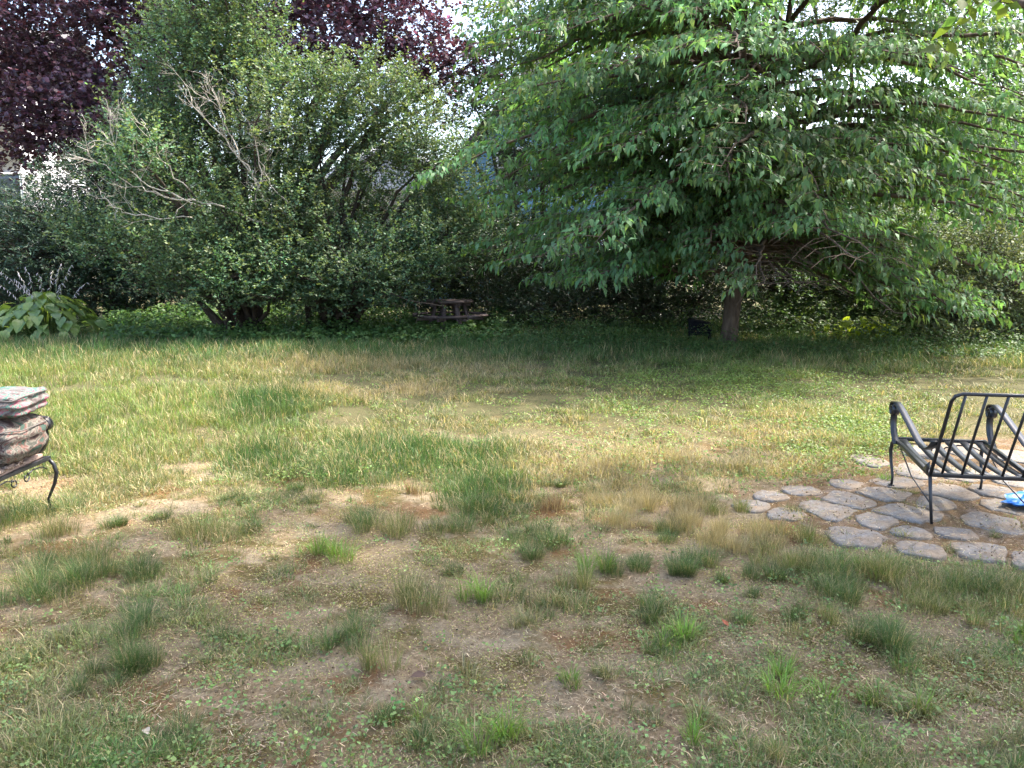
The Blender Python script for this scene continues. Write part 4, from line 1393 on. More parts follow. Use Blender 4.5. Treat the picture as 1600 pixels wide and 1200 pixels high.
weedz = np.clip(np.maximum.reduce([ell(px, py, 1150, 605, 260, 45), ell(px, py, 1330, 680, 90, 50), ell(px, py, 960, 650, 100, 30)]), 0, 1)
bare = inside(X, Y, po).astype(float)
soil = np.clip((py + 150 * (n2 - 0.5) + 60 * (n1 - 0.5) - 640) / 190, 0, 1)
dens = 0.34 + 0.9 * far + 0.5 * lush + 0.4 * dryb + 1.2 * green + 0.05 * weedz - 0.56 * soil * (1 - green) + 1.2 * (n1 - 0.5) + 0.9 * (n3 - 0.5) - 0.25 * np.clip((py - 800) / 120, 0, 1)
dens *= 1 - 0.96 * bare
keep = rng.random(NT) < np.clip(dens, 0, 1)
px, py, X, Y, n1, n2, n3, far, lush, dryb, green, weedz = [q[keep] for q in (px, py, X, Y, n1, n2, n3, far, lush, dryb, green, weedz)]
T_ = len(X)
print('tufts', T_)
col = np.broadcast_to(PALE, (T_, 3)).copy() * 0.85
w_ = np.clip(0.25 + n2 * 0.8, 0, 1)[:, None]
col = col * (1 - w_ * 0.5) + FESC * w_ * 0.5
for wgt, c in ((lush, LUSH), (dryb, DRYG), (green * 1.5, FESC), (far * (1 - 0.6 * dryb) * 1.25, SHADED_GREEN), (weedz * 0.5, LUSH)):
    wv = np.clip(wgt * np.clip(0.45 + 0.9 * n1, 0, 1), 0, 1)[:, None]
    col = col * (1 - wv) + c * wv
col = col * np.exp(rng.normal(0, 0.2, (T_, 1))) * np.exp(rng.normal(0, 0.05, (T_, 3)))
hgt = 0.035 + 0.055 * n1 + 0.062 * lush * (0.5 + n3) + 0.085 * far + 0.06 * dryb * n3 + 0.07 * green - 0.015 * soil[keep]
hgt *= rng.uniform(0.5, 1.4, T_) * np.where(py > 600, 0.82, 1.0)
dry = np.clip(0.12 + 0.12 * lush * n1 + 0.55 * dryb + 0.22 * (n3 - 0.4) + 0.14 * (1 - lush) * (1 - far) - 0.1 * green + rng.normal(0, 0.08, T_), 0.02, 0.9)
kinds_c = bpy.data.collections.new('tuft_kinds')
kn = 0
for dcls in (0.06, 0.3, 0.62):
    for q in range(5):
        kinds_c.objects.link(tuft_kind(kn, dcls, (0.4, 0.55, 0.75, 0.5, 0.9)[q], 700 + kn))
        kn += 1
cls = np.digitize(dry, (0.18, 0.45))
var_i = (cls * 5 + rng.integers(0, 5, T_)).astype(np.int32)
wide = np.clip(0.55 + Y / 9.0, 0.7, 2.2) * rng.uniform(0.75, 1.3, T_)
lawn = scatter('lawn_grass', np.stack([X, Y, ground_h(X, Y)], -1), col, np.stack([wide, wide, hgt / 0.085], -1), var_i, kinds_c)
tag(lawn, 'uneven unmown lawn grass, lush at left and straw coloured in the middle', 'grass', kind='stuff')

# --- foreground tufts on the bare soil (photograph position, radius in photo pixels, height, kind)
TU = [(60, 900, 45, .13, 'f'), (95, 930, 55, .13, 'f'), (40, 945, 45, .12, 'f'), (125, 905, 40, .12, 'f'), (155, 890, 38, .11, 'm'), (83, 845, 30, .12, 'm'), (230, 905, 34, .11, 'f'), (200, 1000, 42, .12, 'f'), (215, 1030, 40, .11, 'f'),
      (180, 1060, 34, .08, 'f'), (150, 1085, 30, .06, 'f'), (247, 818, 18, .07, 'f'), (195, 832, 24, .10, 'f'), (320, 838, 46, .12, 'm'), (515, 870, 32, .12, 'b'), (353, 1005, 34, .05, 'f'), (453, 1015, 14, .06, 'f'), (520, 1010, 24, .10, 'f'),
      (270, 1155, 38, .09, 'f'), (40, 1035, 26, .05, 'f'), (565, 822, 44, .14, 'f'), (655, 830, 50, .10, 'm'), (700, 820, 40, .1, 'f'), (800, 838, 30, .09, 'f'), (845, 838, 42, .11, 'f'), (818, 865, 26, .09, 'f'), (710, 890, 17, .08, 'f'),
      (665, 945, 34, .18, 'm'), (640, 935, 22, .16, 'm'), (745, 940, 24, .16, 'b'), (890, 915, 26, .15, 'm'), (923, 890, 24, .13, 'b'), (955, 880, 26, .09, 'f'), (1000, 880, 34, .08, 'f'), (1065, 898, 34, .12, 'f'), (1090, 880, 34, .11, 'f'),
      (815, 975, 24, .10, 'p'), (545, 1005, 32, .10, 'f'), (595, 1045, 28, .15, 'm'), (1018, 955, 26, .10, 'f'), (1052, 985, 38, .09, 'b'), (1027, 1010, 22, .07, 'f'), (595, 1115, 28, .07, 'f'), (645, 1125, 16, .06, 'b'), (662, 1172, 32, .07, 'f'),
      (755, 1158, 44, .13, 'b'), (823, 1160, 34, .08, 'p'), (897, 1065, 24, .08, 'b'), (940, 1060, 26, .07, 'p'), (730, 1060, 26, .08, 'p'), (780, 1075, 22, .05, 'p'),
      (1134, 912, 18, .07, 'f'), (1188, 928, 20, .06, 'f'), (1158, 968, 20, .09, 'f'), (1242, 960, 20, .09, 'f'), (1255, 985, 18, .08, 'm'), (1350, 985, 36, .12, 'f'), (1370, 1000, 36, .13, 'f'), (1400, 1025, 34, .10, 'f'), (1300, 965, 26, .08, 'm'),
      (1228, 1025, 20, .08, 'p'), (1240, 1068, 46, .10, 'b'), (1348, 1085, 22, .08, 'b'), (1385, 1092, 22, .08, 'p'), (1310, 1105, 16, .06, 'b'), (1450, 1120, 34, .11, 'p'), (1430, 1110, 18, .08, 'b'),
      (1080, 1155, 24, .09, 'b'), (1098, 1130, 26, .08, 'p'), (1200, 1175, 40, .08, 'm'), (1585, 1160, 30, .09, 'p'), (1560, 1195, 34, .08, 'f'),
      (1370, 890, 30, .10, 'b'), (1200, 875, 40, .11, 'm'), (1250, 885, 46, .11, 'm'), (1310, 890, 50, .12, 'f'), (1360, 900, 46, .11, 'm'), (1420, 905, 50, .11, 'm'), (1480, 915, 50, .11, 'f'), (1540, 925, 50, .11, 'm'), (1600, 935, 50, .11, 'f'),
      (1290, 915, 40, .10, 'f'), (1200, 905, 36, .09, 'f'), (1330, 930, 40, .10, 'f'), (1440, 945, 40, .09, 'm'), (1530, 960, 40, .08, 'm'), (1590, 985, 36, .09, 'b'), (1150, 850, 50, .11, 'd'), (1100, 830, 46, .12, 'd'), (1190, 835, 40, .10, 'd'), (1240, 845, 36, .10, 'm'),
      (1050, 835, 30, .08, 'f'), (1040, 815, 34, .1, 'd'), (970, 805, 40, .11, 'd'), (375, 795, 16, .06, 'f'), (350, 785, 16, .05, 'f'), (480, 790, 20, .05, 'f'), (455, 772, 24, .06, 'f'), (245, 755, 40, .07, 'm'), (150, 760, 36, .08, 'm'),
      (60, 800, 40, .13, 'f'), (20, 815, 40, .14, 'f'), (420, 745, 60, .11, 'f'), (560, 758, 46, .09, 'f'), (640, 755, 60, .11, 'f'), (745, 790, 55, .14, 'f'), (735, 760, 50, .13, 'f'), (865, 755, 24, .06, 'f'), (800, 745, 20, .10, 'b'), (860, 790, 22, .1, 'r'), (645, 770, 14, .1, 'r'),
      (930, 775, 34, .12, 'd'), (1010, 785, 34, .12, 'd'), (1075, 790, 34, .12, 'd'), (1130, 795, 34, .1, 'm'), (470, 1110, 60, .03, 'p'), (1010, 1110, 40, .04, 'p'), (560, 1075, 30, .04, 'p'), (990, 1185, 50, .04, 'p'), (430, 930, 40, .03, 'm'), (1500, 1030, 60, .05, 'p'),
      (1540, 1080, 50, .04, 'p'), (60, 1110, 60, .03, 'p'), (100, 1180, 70, .03, 'm'), (1560, 840, 10, .05, 'p'), (1408, 838, 9, .07, 'p'), (1490, 862, 9, .05, 'p'), (1238, 795, 14, .06, 'p'), (1450, 790, 22, .04, 'p'), (1370, 745, 24, .05, 'b'), (1420, 770, 20, .04, 'm')]
KC = {'f': (FESC, 0.16, 0.66, 0.75), 'b': (BRIGHT, 0.04, 0.72, 1.7), 'p': (PALE, 0.2, 0.9, 1.3), 'm': (LUSH * 0.75, 0.38, 0.45, 0.85), 'd': (DRYG, 0.65, 0.4, 0.9), 'r': (np.array((0.2, 0.11, 0.06)), 0.3, 0.3, 0.9)}
BROAD = [q for q in TU if q[4] == 'b' and q[1] > 880]
cx, cy, rad, hgt, nb, col, dry, lean, wid = [], [], [], [], [], [], [], [], []


def put(px_, py_, rpx, h, kind, share=1.0):
    p_ = G(px_, py_)
    r_ = 1.25 * rpx / 1200 * math.hypot(p_[0], p_[1])
    c_, d_, le_, wm = KC[kind]
    parts = max(3, int(r_ / 0.035))
    dens_ = 560 if kind in 'f' else (210 if kind == 'b' else 330)
    tot = int(min(880, max(34, dens_ * (r_ / 0.1) ** 1.5)) * share)
    for s in range(parts):
        a_ = RNG.uniform(0, 6.28)
        f_ = math.sqrt(RNG.random()) * 0.8
        cx.append(p_[0] + math.cos(a_) * f_ * r_)
        cy.append(p_[1] + math.sin(a_) * f_ * r_)
        rad.append(r_ * RNG.uniform(0.2, 0.55))
        hgt.append(h * 1.25 * RNG.uniform(0.65, 1.15))
        nb.append(max(5, tot // parts))
        col.append(c_ * math.exp(RNG.normal(0, 0.14)))
        dry.append(d_)
        lean.append(le_)
        wid.append(max(0.0017, 0.00038 * p_[1]) * wm)


for q in TU:
    if q not in BROAD:
        put(*q)
# sprigs rooted in the patio joints
for s_ in range(90):
    put(RNG.uniform(1150, 1640), RNG.uniform(715, 885), RNG.uniform(5, 13), RNG.uniform(0.015, 0.05), RNG.choice(list('bppm')), 0.35)
# scattered minor tufts and sprigs
for s in range(420):
    py_ = 760 + 460 * RNG.random() ** 1.1
    px_ = RNG.uniform(-60, 1660)
    if 1180 < px_ < 1660 and 700 < py_ < 870:
        continue
    put(px_, py_, RNG.uniform(5, 16), RNG.uniform(0.025, 0.07), RNG.choice(list('ffmmppd')), 0.5)
A = [np.array(q) for q in (cx, cy, rad, hgt, nb, col, dry, lean, wid)]
tu = link('grass_tufts', grass_mesh('grass_tufts', *A, rng), M['grass'])
tag(tu, 'dark green and straw grass tufts scattered over the bare foreground soil', 'grass', kind='stuff')

# --- broad-bladed bright clumps: each is a plant of its own
BROAD_LABEL = {745: 'tall bright grass clump beside straw tufts left of the photo centre', 923: 'bright grass clump at the left end of a dark fescue row',
               1052: 'bright green grass clump between dark tufts right of centre', 645: 'tiny bright grass sprig near the bottom of the photo',
               755: 'large bright green crabgrass clump at the bottom centre', 897: 'yellowish broad bladed grass clump on mossy soil below centre',
               1240: 'wide bright yellow green grass clump in the right foreground', 1348: 'green grass clump right of the wide yellow green one',
               1310: 'very small grass sprig below the wide yellow green clump', 1430: 'small bright sprig beside the pale clump at lower right',
               1080: 'upright bright grass clump near the bottom right of centre', 1370: 'pale green broad grass clump in the strip below the patio',
               1590: 'bright grass clump cut by the right photo edge'}
for k, q in enumerate(sorted(BROAD)):
    cx, cy, rad, hgt, nb, col, dry, lean, wid = [], [], [], [], [], [], [], [], []
    put(*q)
    A = [np.array(z) for z in (cx, cy, rad, hgt, nb, col, dry, lean, wid)]
    p_ = G(q[0], q[1])
    me = grass_mesh('crabgrass_clump', *A, rng)
    me.transform(Matrix.Translation((-p_[0], -p_[1], 0)))
    o = link('crabgrass_clump', me, M['grass'])
    o.location = (p_[0], p_[1], 0)
    o['group'] = 'bright crabgrass clumps on the bare soil'
    o['category'] = 'grass clump'
    o['label'] = BROAD_LABEL[q[0]]

# --- weeds: leafy patches at the right and sprinkled through the sward
n = 3400
px = np.concatenate([rng.normal(1150, 150, n // 2), rng.normal(1320, 60, n // 4), rng.uniform(420, 1400, n - n // 2 - n // 4)])
py = np.concatenate([rng.normal(603, 26, n // 2), rng.normal(680, 28, n // 4), rng.uniform(560, 760, n - n // 2 - n // 4)])
k = (py > 548) & (py < 770) & (px < 1420 + (690 - py)) & (px > -100)
px, py = px[k], py[k]
X, Y = Gv(px, py)
H = 0.03 + 0.10 * vnoise(X, Y, 0.5, 41) * np.clip((660 - py) / 60, 0.35, 1)
k = rng.random(len(X)) < 0.25 + 0.9 * vnoise(X, Y, 0.6, 42)
weeds = link('weeds', leafy_mass('weeds', rng, X[k], Y[k], H[k], 14, 0.026, 0.015, (0.14, 0.215, 0.05), M['leaf'], tip=(0.19, 0.25, 0.07), spread=0.06), M['leaf'])
tag(weeds, 'low leafy weeds spreading through the lawn on the right', 'weeds', kind='stuff')

n = 1500
px = rng.uniform(-80, 1680, n)
py = 730 + 490 * rng.random(n) ** 1.1
X, Y = Gv(px, py)
k = (rng.random(n) < 1.6 * vnoise(X, Y, 0.5, 43) - 0.35) & ~inside(X, Y, po)
X, Y = X[k], Y[k]
o = link('clover', leafy_mass('clover', rng, X, Y, np.full(len(X), 0.03) * rng.uniform(0.4, 1.4, len(X)), 11, 0.015, 0.0115, (0.15, 0.23, 0.075), M['leaf'], tip=(0.2, 0.28, 0.09), spread=0.028), M['leaf'])
tag(o, 'small clover and broad leaved weeds dotted over the foreground soil', 'weeds', kind='stuff')

# --- creeping mat of tiny leaves on the soil
n = 15000
px = rng.uniform(-80, 1680, n)
py = 660 + 570 * rng.random(n) ** 1.15
X, Y = Gv(px, py)
nn_ = vnoise(X, Y, 0.6, 51) * 0.42 + vnoise(X, Y, 0.16, 52) * 0.33 + 0.25 * rng.random(n)
k = nn_ > 0.50 + 0.03 * (px > 900) + 0.05 * np.exp(-((px - 760) / 160) ** 2)
k &= ~(inside(X, Y, po) & (rng.random(n) < 0.55))
X, Y, nn_ = X[k], Y[k], nn_[k]
T_ = len(X)
tone_ = vnoise(X, Y, 0.33, 53)[:, None]
col = (np.array((0.27, 0.26, 0.075)) * tone_ + np.array((0.165, 0.215, 0.095)) * (1 - tone_)) * np.exp(rng.normal(0, 0.22, (T_, 1)))
per = 16
P = np.stack([np.repeat(X, per) + rng.normal(0, 0.045, T_ * per), np.repeat(Y, per) + rng.normal(0, 0.045, T_ * per)], -1)
P = np.c_[P, ground_h(P[:, 0], P[:, 1]) + 0.004 + 0.014 * rng.random(T_ * per)]
D = nrm(rng.normal(size=(T_ * per, 3)) * np.array((1, 1, 0.35)))
Nn = np.array((0, 0, 1.0)) + rng.normal(0, 0.45, (T_ * per, 3))
LL = rng.uniform(0.006, 0.012, T_ * per) * np.clip(0.7 + 0.09 * np.repeat(Y, per), 0.8, 1.4)
c = np.repeat(col, per, axis=0) * np.exp(rng.normal(0, 0.3, (T_ * per, 1)))
wth = (rng.random(T_ * per) < 0.33)[:, None]
c = np.where(wth, np.array((0.34, 0.26, 0.15)) * np.exp(rng.normal(0, 0.3, (T_ * per, 1))), c)
V, F, k = leaf_verts(P, D, Nn, LL, LL * 0.62, 'fold')
o = link('creeping_weeds', mesh_np('creeping_weeds', V, F, np.repeat(np.clip(c, 0, 0.8), k, axis=0)), M['leaf'])
tag(o, 'mat of tiny yellow green creeping weeds on the foreground soil', 'weeds', kind='stuff')

# --- dead straw and clippings
n = 46000
px = rng.uniform(-80, 1680, n)
py = 650 + 570 * rng.random(n) ** 1.05
X, Y = Gv(px, py)
k = rng.random(n) < 0.35 + 0.9 * vnoise(X, Y, 0.3, 61)
X, Y = X[k], Y[k]
n = len(X)
a = rng.uniform(0, 2 * math.pi, n)
L = rng.uniform(0.006, 0.03, n) * (0.7 + 0.12 * Y)
w = rng.uniform(0.0006, 0.0014, n) * (0.7 + 0.16 * Y)
Z = ground_h(X, Y) + 0.005 + rng.random(n) * 0.008 + np.where(inside(X, Y, po), 0.016, 0)
dx, dy = np.cos(a), np.sin(a)
bend_ = rng.normal(0, 0.3, n)
tz = np.abs(rng.normal(0, 0.10, n)) * L
V = np.stack([np.stack([X - dy * w, Y + dx * w, Z], -1), np.stack([X + dy * w, Y - dx * w, Z], -1),
              np.stack([X + dx * L - bend_ * dy * L + dy * w, Y + dy * L + bend_ * dx * L - dx * w, Z + tz], -1), np.stack([X + dx * L - bend_ * dy * L - dy * w, Y + dy * L + bend_ * dx * L + dx * w, Z + tz], -1)], 1)
c = leaf_cols(rng, n, (0.38, 0.30, 0.20), 0.35, 0.08)
br = (rng.random(n) < 0.45)[:, None]
c = np.where(br, c * np.array((0.42, 0.36, 0.30)), c)
F4 = np.arange(n)[:, None] * 4 + np.arange(4)[None]
n5 = 14000
px = rng.uniform(-80, 1680, n5)
py = 720 + 500 * rng.random(n5)
X, Y = Gv(px, py)
r_ = rng.uniform(0.0018, 0.006, n5) * (0.7 + 0.12 * Y)
Vt = rng.normal(size=(n5, 4, 3))
Vt = nrm(Vt - Vt.mean(1, keepdims=True)) * r_[:, None, None] + np.stack([X, Y, ground_h(X, Y) + r_ * 0.4 + np.where(inside(X, Y, po), 0.016, 0)], -1)[:, None]
F3 = (n * 4 + np.arange(n5)[:, None, None] * 4 + np.array([(0, 1, 2), (0, 2, 3), (0, 3, 1), (1, 3, 2)])[None]).reshape(-1, 3)
c5 = leaf_cols(rng, n5, (0.25, 0.18, 0.12), 0.4, 0.06)
o = link('straw_litter', mesh_np('straw_litter', np.concatenate([V.reshape(-1, 3), Vt.reshape(-1, 3)]), [F4, F3], np.concatenate([np.repeat(c, 4, axis=0), np.repeat(c5, 4, axis=0)])), M['grass'])
tag(o, 'dead straw, stem bits and crumbs lying on the soil', 'litter', kind='stuff')

# --- short ragged stubble between the tufts
n = 9000
px = rng.uniform(-80, 1680, n)
py = 730 + 490 * rng.random(n) ** 1.1
X, Y = Gv(px, py)
pn = vnoise(X, Y, 0.75, 71) * 0.5 + vnoise(X, Y, 0.22, 72) * 0.35 + 0.15 * rng.random(n)
k = (pn > 0.555) & ~inside(X, Y, po)
X, Y, pn = X[k], Y[k], pn[k]
n = len(X)
mixv = np.clip(vnoise(X, Y, 0.4, 73) * 1.4 - 0.2, 0, 1)[:, None]
col = (FESC * 1.5 * (1 - mixv) + PALE * mixv) * np.exp(rng.normal(0, 0.25, (n, 1)))
sw = rng.uniform(0.55, 1.1, n)
sh = rng.uniform(0.18, 0.5, n) * (0.6 + 1.2 * np.clip(pn - 0.5, 0, 0.3) / 0.3)
o = scatter('stubble', np.stack([X, Y, ground_h(X, Y)], -1), col, np.stack([sw, sw, sh], -1), rng.integers(0, 10, n), kinds_c)
tag(o, 'short ragged grass stubble between the foreground tufts', 'grass', kind='stuff')

# ---------------------------------------------------------------- wrought iron chairs
def make_chair(name, label, loc, rz):
    t = thing(name, label, 'chair', loc, rz)
    w, d = 0.275, 0.35                      # half width, half depth; local +Y is the front
    zf, zb = 0.33, 0.28
    iron = M['iron']

    def seat_z(y):
        return zb + (zf - zb) * (y + d) / (2 * d)
    mb = MB()
    c4 = [(-w, -d, zb), (w, -d, zb), (w, d, zf), (-w, d, zf)]
    for i in range(4):
        a, b_ = np.array(c4[i]), np.array(c4[(i + 1) % 4])
        dr = nrm(b_ - a)
        mb.strip([a - dr * 0.0125, b_ + dr * 0.0125], (0, 0, 1), 0.024 + 0.001 * (i % 2), 0.025)
    mb.build('seat_frame', iron, t, bevel=0.003)
    ys = np.linspace(-d + 0.012, d - 0.012, 9)
    for k in range(6):
        x = -w + 2 * w * (k + 0.5) / 6
        P = [(x, y, seat_z(y) + 0.004 - 0.022 * (1 - (y / d) ** 2)) for y in ys]
        MB().strip(P, (1, 0, 0), 0.05, 0.004).build('seat_slat', iron, t)
    # back: leaning posts, rounded top rail, round bars
    zt, lean = 0.80, 0.235
    arc = []
    for s in (-1, 1):
        pts = [(s * w, -d, zb - 0.01), (s * w, -d - lean * 0.5, (zb + zt) / 2), (s * w, -d - lean * 0.92, zt - 0.045), (s * (w - 0.012), -d - lean * 0.98, zt - 0.014), (s * (w - 0.045), -d - lean, zt)]
        arc.append(pts)
    mb = MB()
    mb.tube(arc[0] + arc[1][::-1], 0.0105, 8)
    mb.build('back_frame', iron, t, True)
    for k in range(5):
        x = -w + 0.0625 + 0.10625 * k
        MB().tube([(x, -d, zb), (x, -d - lean * 0.5, (zb + zt) / 2), (x, -d - lean, zt)], 0.008, 7).build('back_bar', iron, t, True)
    for s in (-1, 1):
        g = MB()
        g.prism([(0, 0), (0.085, 0.0), (0.0, 0.07)], -0.003, 0.003)
        V = np.concatenate(g.v)
        V = np.stack([s * (w + 0.0135 + V[:, 2]), -d + V[:, 0] - V[:, 1] * 0.25, zb + 0.012 + V[:, 1]], -1)
        MB().add(V, *[np.concatenate(f) for f in g.f.values()]).build('gusset', iron, t)
        # S-shaped arm ending in a scroll, with its curved front upright
        arm = [(-d - lean * 0.42, 0.50), (-d - 0.045, 0.455), (-d + 0.02, 0.425), (-d + 0.09, 0.418), (-d + 0.18, 0.436), (-d + 0.34, 0.493), (-d + 0.50, 0.548), (-d + 0.60, 0.577), (-d + 0.655, 0.587), (-d + 0.70, 0.580)]
        cy_, cz_, r_ = -d + 0.685, 0.535, 0.048
        for q in range(1, 19):
            ang = R(80 - q * 26)
            r_ = 0.048 - 0.0017 * q
            arm.append((cy_ + r_ * math.cos(ang), cz_ + r_ * math.sin(ang)))
        P = np.array([(s * (w + 0.02), y, z) for y, z in arm])
        MB().strip(P, (1, 0, 0), 0.045, 0.006).build('armrest', iron, t, False)
        up = bez(np.array((s * (w + 0.018), d - 0.10, zf - 0.015)), np.array((s * (w + 0.018), d + 0.06, 0.44)), np.array((s * (w + 0.018), d - 0.045, 0.572)), 12)
        MB().strip(up, (1, 0, 0), 0.04, 0.006).build('arm_upright', iron, t)
        # legs
        cab = [(s * w, d, zf), (s * (w + 0.004), d + 0.03, zf - 0.04), (s * (w + 0.006), d + 0.042, zf - 0.09), (s * (w + 0.004), d + 0.025, zf - 0.16), (s * w, d - 0.008, zf - 0.23), (s * w, d - 0.022, 0.07), (s * w, d - 0.012, 0.004)]
        lg = MB().tube(cab, [0.011, 0.012, 0.0125, 0.011, 0.009, 0.008, 0.009], 8)
        lg.build('front_leg', iron, t, True)
        MB().box((s * w, d - 0.01, 0.008), (0.032, 0.036, 0.016)).build('foot', iron, t, bevel=0.004)
        MB().tube([(s * w, -d, zb), (s * (w - 0.005), -d - 0.03, 0.14), (s * (w - 0.01), -d - 0.065, 0.0)], [0.011, 0.0095, 0.009], 8).build('rear_leg', iron, t, True)
        MB().tube([(s * (w - 0.012), d - 0.06, zf - 0.02), (s * (w - 0.012), 0.0, 0.17), (s * (w - 0.012), -d - 0.03, 0.105)], 0.0045, 6).build('brace', iron, t, True)
    # scrollwork hanging under the front rail
    mb = MB()
    for s in (-1, 1):
        P = [(s * (w - 0.02), d, zf - 0.06), (s * 0.2, d, zf - 0.035), (s * 0.12, d, zf - 0.03), (s * 0.07, d, zf - 0.045)]
        for q in range(1, 14):
            ang = R(90 + s * 0 - q * 30) if s > 0 else R(90 + q * 30)
            rr = 0.03 - 0.0013 * q
            P.append((s * 0.055 + rr * math.cos(ang) * 1.0, d, zf - 0.06 + rr * math.sin(ang)))
        mb.tube(P, 0.0045, 6)
    mb.build('front_scroll', iron, t, True)
    return t


make_chair('iron_chair', 'black wrought iron armchair without cushions on the flagstone patio', (2.775, 4.63, 0.012), R(-10.5))
lc = make_chair('iron_chair', 'black wrought iron chair at left edge carrying folded cushions', (-3.19, 4.285, 0.0), R(-90))


# ---------------------------------------------------------------- cushions and pad on the left chair
def mat_floral(name, stops):
    m, nt, b = new_mat(name)
    tc = nt.nodes.new('ShaderNodeTexCoord')
    n0 = N_(nt, 'ShaderNodeTexNoise', Scale=4.0, Detail=3.0, Distortion=1.5)
    nt.links.new(tc.outputs['Object'], n0.inputs['Vector'])
    mp = N_(nt, 'ShaderNodeMapping')
    mp.inputs['Scale'].default_value = (5, 5, 9)
    nt.links.new(tc.outputs['Object'], mp.inputs[0])
    n1 = N_(nt, 'ShaderNodeTexNoise', Scale=0.75, Detail=3.0, Distortion=3.2)
    nt.links.new(mp.outputs[0], n1.inputs['Vector'])
    r = ramp(nt, n1.outputs[0], stops)
    nt.links.new(r.outputs[0], b.inputs['Base Color'])
    b.inputs['Roughness'].default_value = 0.85
    b.inputs['Specular IOR Level'].default_value = 0.15
    n2 = noise_node(nt, 14, 5, 0.6)
    bump(nt, b, n2.outputs[0], 0.5, 0.03)
    return m


M['floral'] = mat_floral('faded_floral_cloth', [(0.30, (0.03, 0.022, 0.024)), (0.40, (0.075, 0.05, 0.045)), (0.45, (0.19, 0.165, 0.14)), (0.50, (0.06, 0.065, 0.055)), (0.55, (0.2, 0.175, 0.15)), (0.60, (0.15, 0.07, 0.06)), (0.66, (0.05, 0.08, 0.065))])
M['floral_light'] = mat_floral('light_floral_cloth', [(0.30, (0.05, 0.04, 0.04)), (0.40, (0.12, 0.10, 0.095)), (0.45, (0.20, 0.18, 0.17)), (0.49, (0.02, 0.13, 0.095)), (0.54, (0.18, 0.16, 0.15)), (0.58, (0.24, 0.06, 0.09)), (0.64, (0.20, 0.18, 0.17))])
M['piping'] = mat_plain('piping', [(0.3, (0.10, 0.09, 0.085)), (0.7, (0.16, 0.145, 0.135))], 20, 0.9, 0.1, 0.2, 0.004)


def cushion(name, label, loc, size, rz, seed, puff=0.35, tilt=(0, 0), cloth=None):
    bm = bmesh.new()
    bmesh.ops.create_cube(bm, size=2.0)
    bmesh.ops.subdivide_edges(bm, edges=bm.edges[:], cuts=11, use_grid_fill=True)
    rg = np.random.default_rng(seed)
    ph = rg.uniform(0, 6.28, 6)
    for v in bm.verts:
        x, y, z = v.co
        e = (1 - abs(x) ** 4) * (1 - abs(y) ** 4)
        f = 1 - puff * (1 - e) * 0.55
        cr = 0.05 * math.sin(6 * x + ph[0] + 2 * y) + 0.04 * math.sin(9 * y + ph[1] + 3 * x) + 0.03 * math.sin(14 * (x + y) + ph[2])
        nz_ = z * f + cr * (0.6 + 0.4 * abs(z))
        k = 1 - 0.07 * z * z + 0.035 * math.sin(7 * z + ph[3] + 3 * x) + 0.03 * math.sin(5 * y + ph[4])
        rr = 1 - 0.10 * (abs(x * y) ** 3)
        v.co = Vector((x * k * rr * size[0] / 2, y * k * rr * size[1] / 2, nz_ * size[2] / 2))
    me = bpy.data.meshes.new(name)
    bm.to_mesh(me)
    bm.free()
    for p_ in me.polygons:
        p_.use_smooth = True
    o = link(name, me, cloth or M['floral'])
    o.location = loc
    o.rotation_euler = (tilt[0], tilt[1], rz)
    hx_, hy_ = size[0] / 2 * 0.995, size[1] / 2 * 0.995
    for zz in (0.30,):
        ring = []
        for q in range(41):
            a_ = q / 40 * 2 * math.pi
            cx_, sx_ = math.cos(a_), math.sin(a_)
            ring.append((hx_ * math.copysign(abs(cx_) ** 0.35, cx_), hy_ * math.copysign(abs(sx_) ** 0.35, sx_), zz * size[2] + 0.006 * math.sin(5 * a_ + seed)))
        MB().tube(ring, 0.004, 6, False).build('piping', M['piping'], o, True)
    return tag(o, label, 'cushion')


cz = 0.39
cushion('cushion', 'bulging dark floral cushion standing on the left chair seat', (-3.01, 4.31, cz + 0.135), (0.50, 0.47, 0.27), R(4), 5, 0.5, (0, R(4)))
cushion('cushion', 'folded green and pink floral cushion lying on top of the bulging one', (-2.975, 4.32, cz + 0.325), (0.46, 0.45, 0.15), R(8), 9, 0.6, (0, R(-2)), M['floral_light'])
M['pad'] = mat_plain('worn_pad', [(0.3, (0.17, 0.12, 0.10)), (0.5, (0.33, 0.25, 0.21)), (0.72, (0.5, 0.42, 0.36))], 55, 0.95, 0.1, 0.9, 0.02)
M['pad2'] = mat_plain('pad_board', [(0.3, (0.24, 0.17, 0.14)), (0.7, (0.36, 0.27, 0.23))], 12, 0.9, 0.1, 0.3, 0.006)
pt = thing('worn_pad', 'worn tan seat pad with crumbling edge under the floral cushions', 'pad', (-3.07, 4.285, 0.35), R(3))
MB().box((0.0, 0.03, 0.0), (0.44, 0.46, 0.024)).build('backing', M['pad2'], pt, bevel=0.006)
rgp = np.random.default_rng(4)
mb = MB()
for q in range(120):
    mb.box((rgp.uniform(0.1, 0.235), rgp.uniform(-0.26, 0.08), 0.018 + rgp.uniform(-0.004, 0.014)), rgp.uniform(0.014, 0.034, 3) * np.array((1, 1, 0.6)), Matrix.Rotation(rgp.uniform(0, 3), 3, 'Z'))
o = mb.build('crumbled_foam', M['pad'], pt)
o['kind'] = 'stuff'

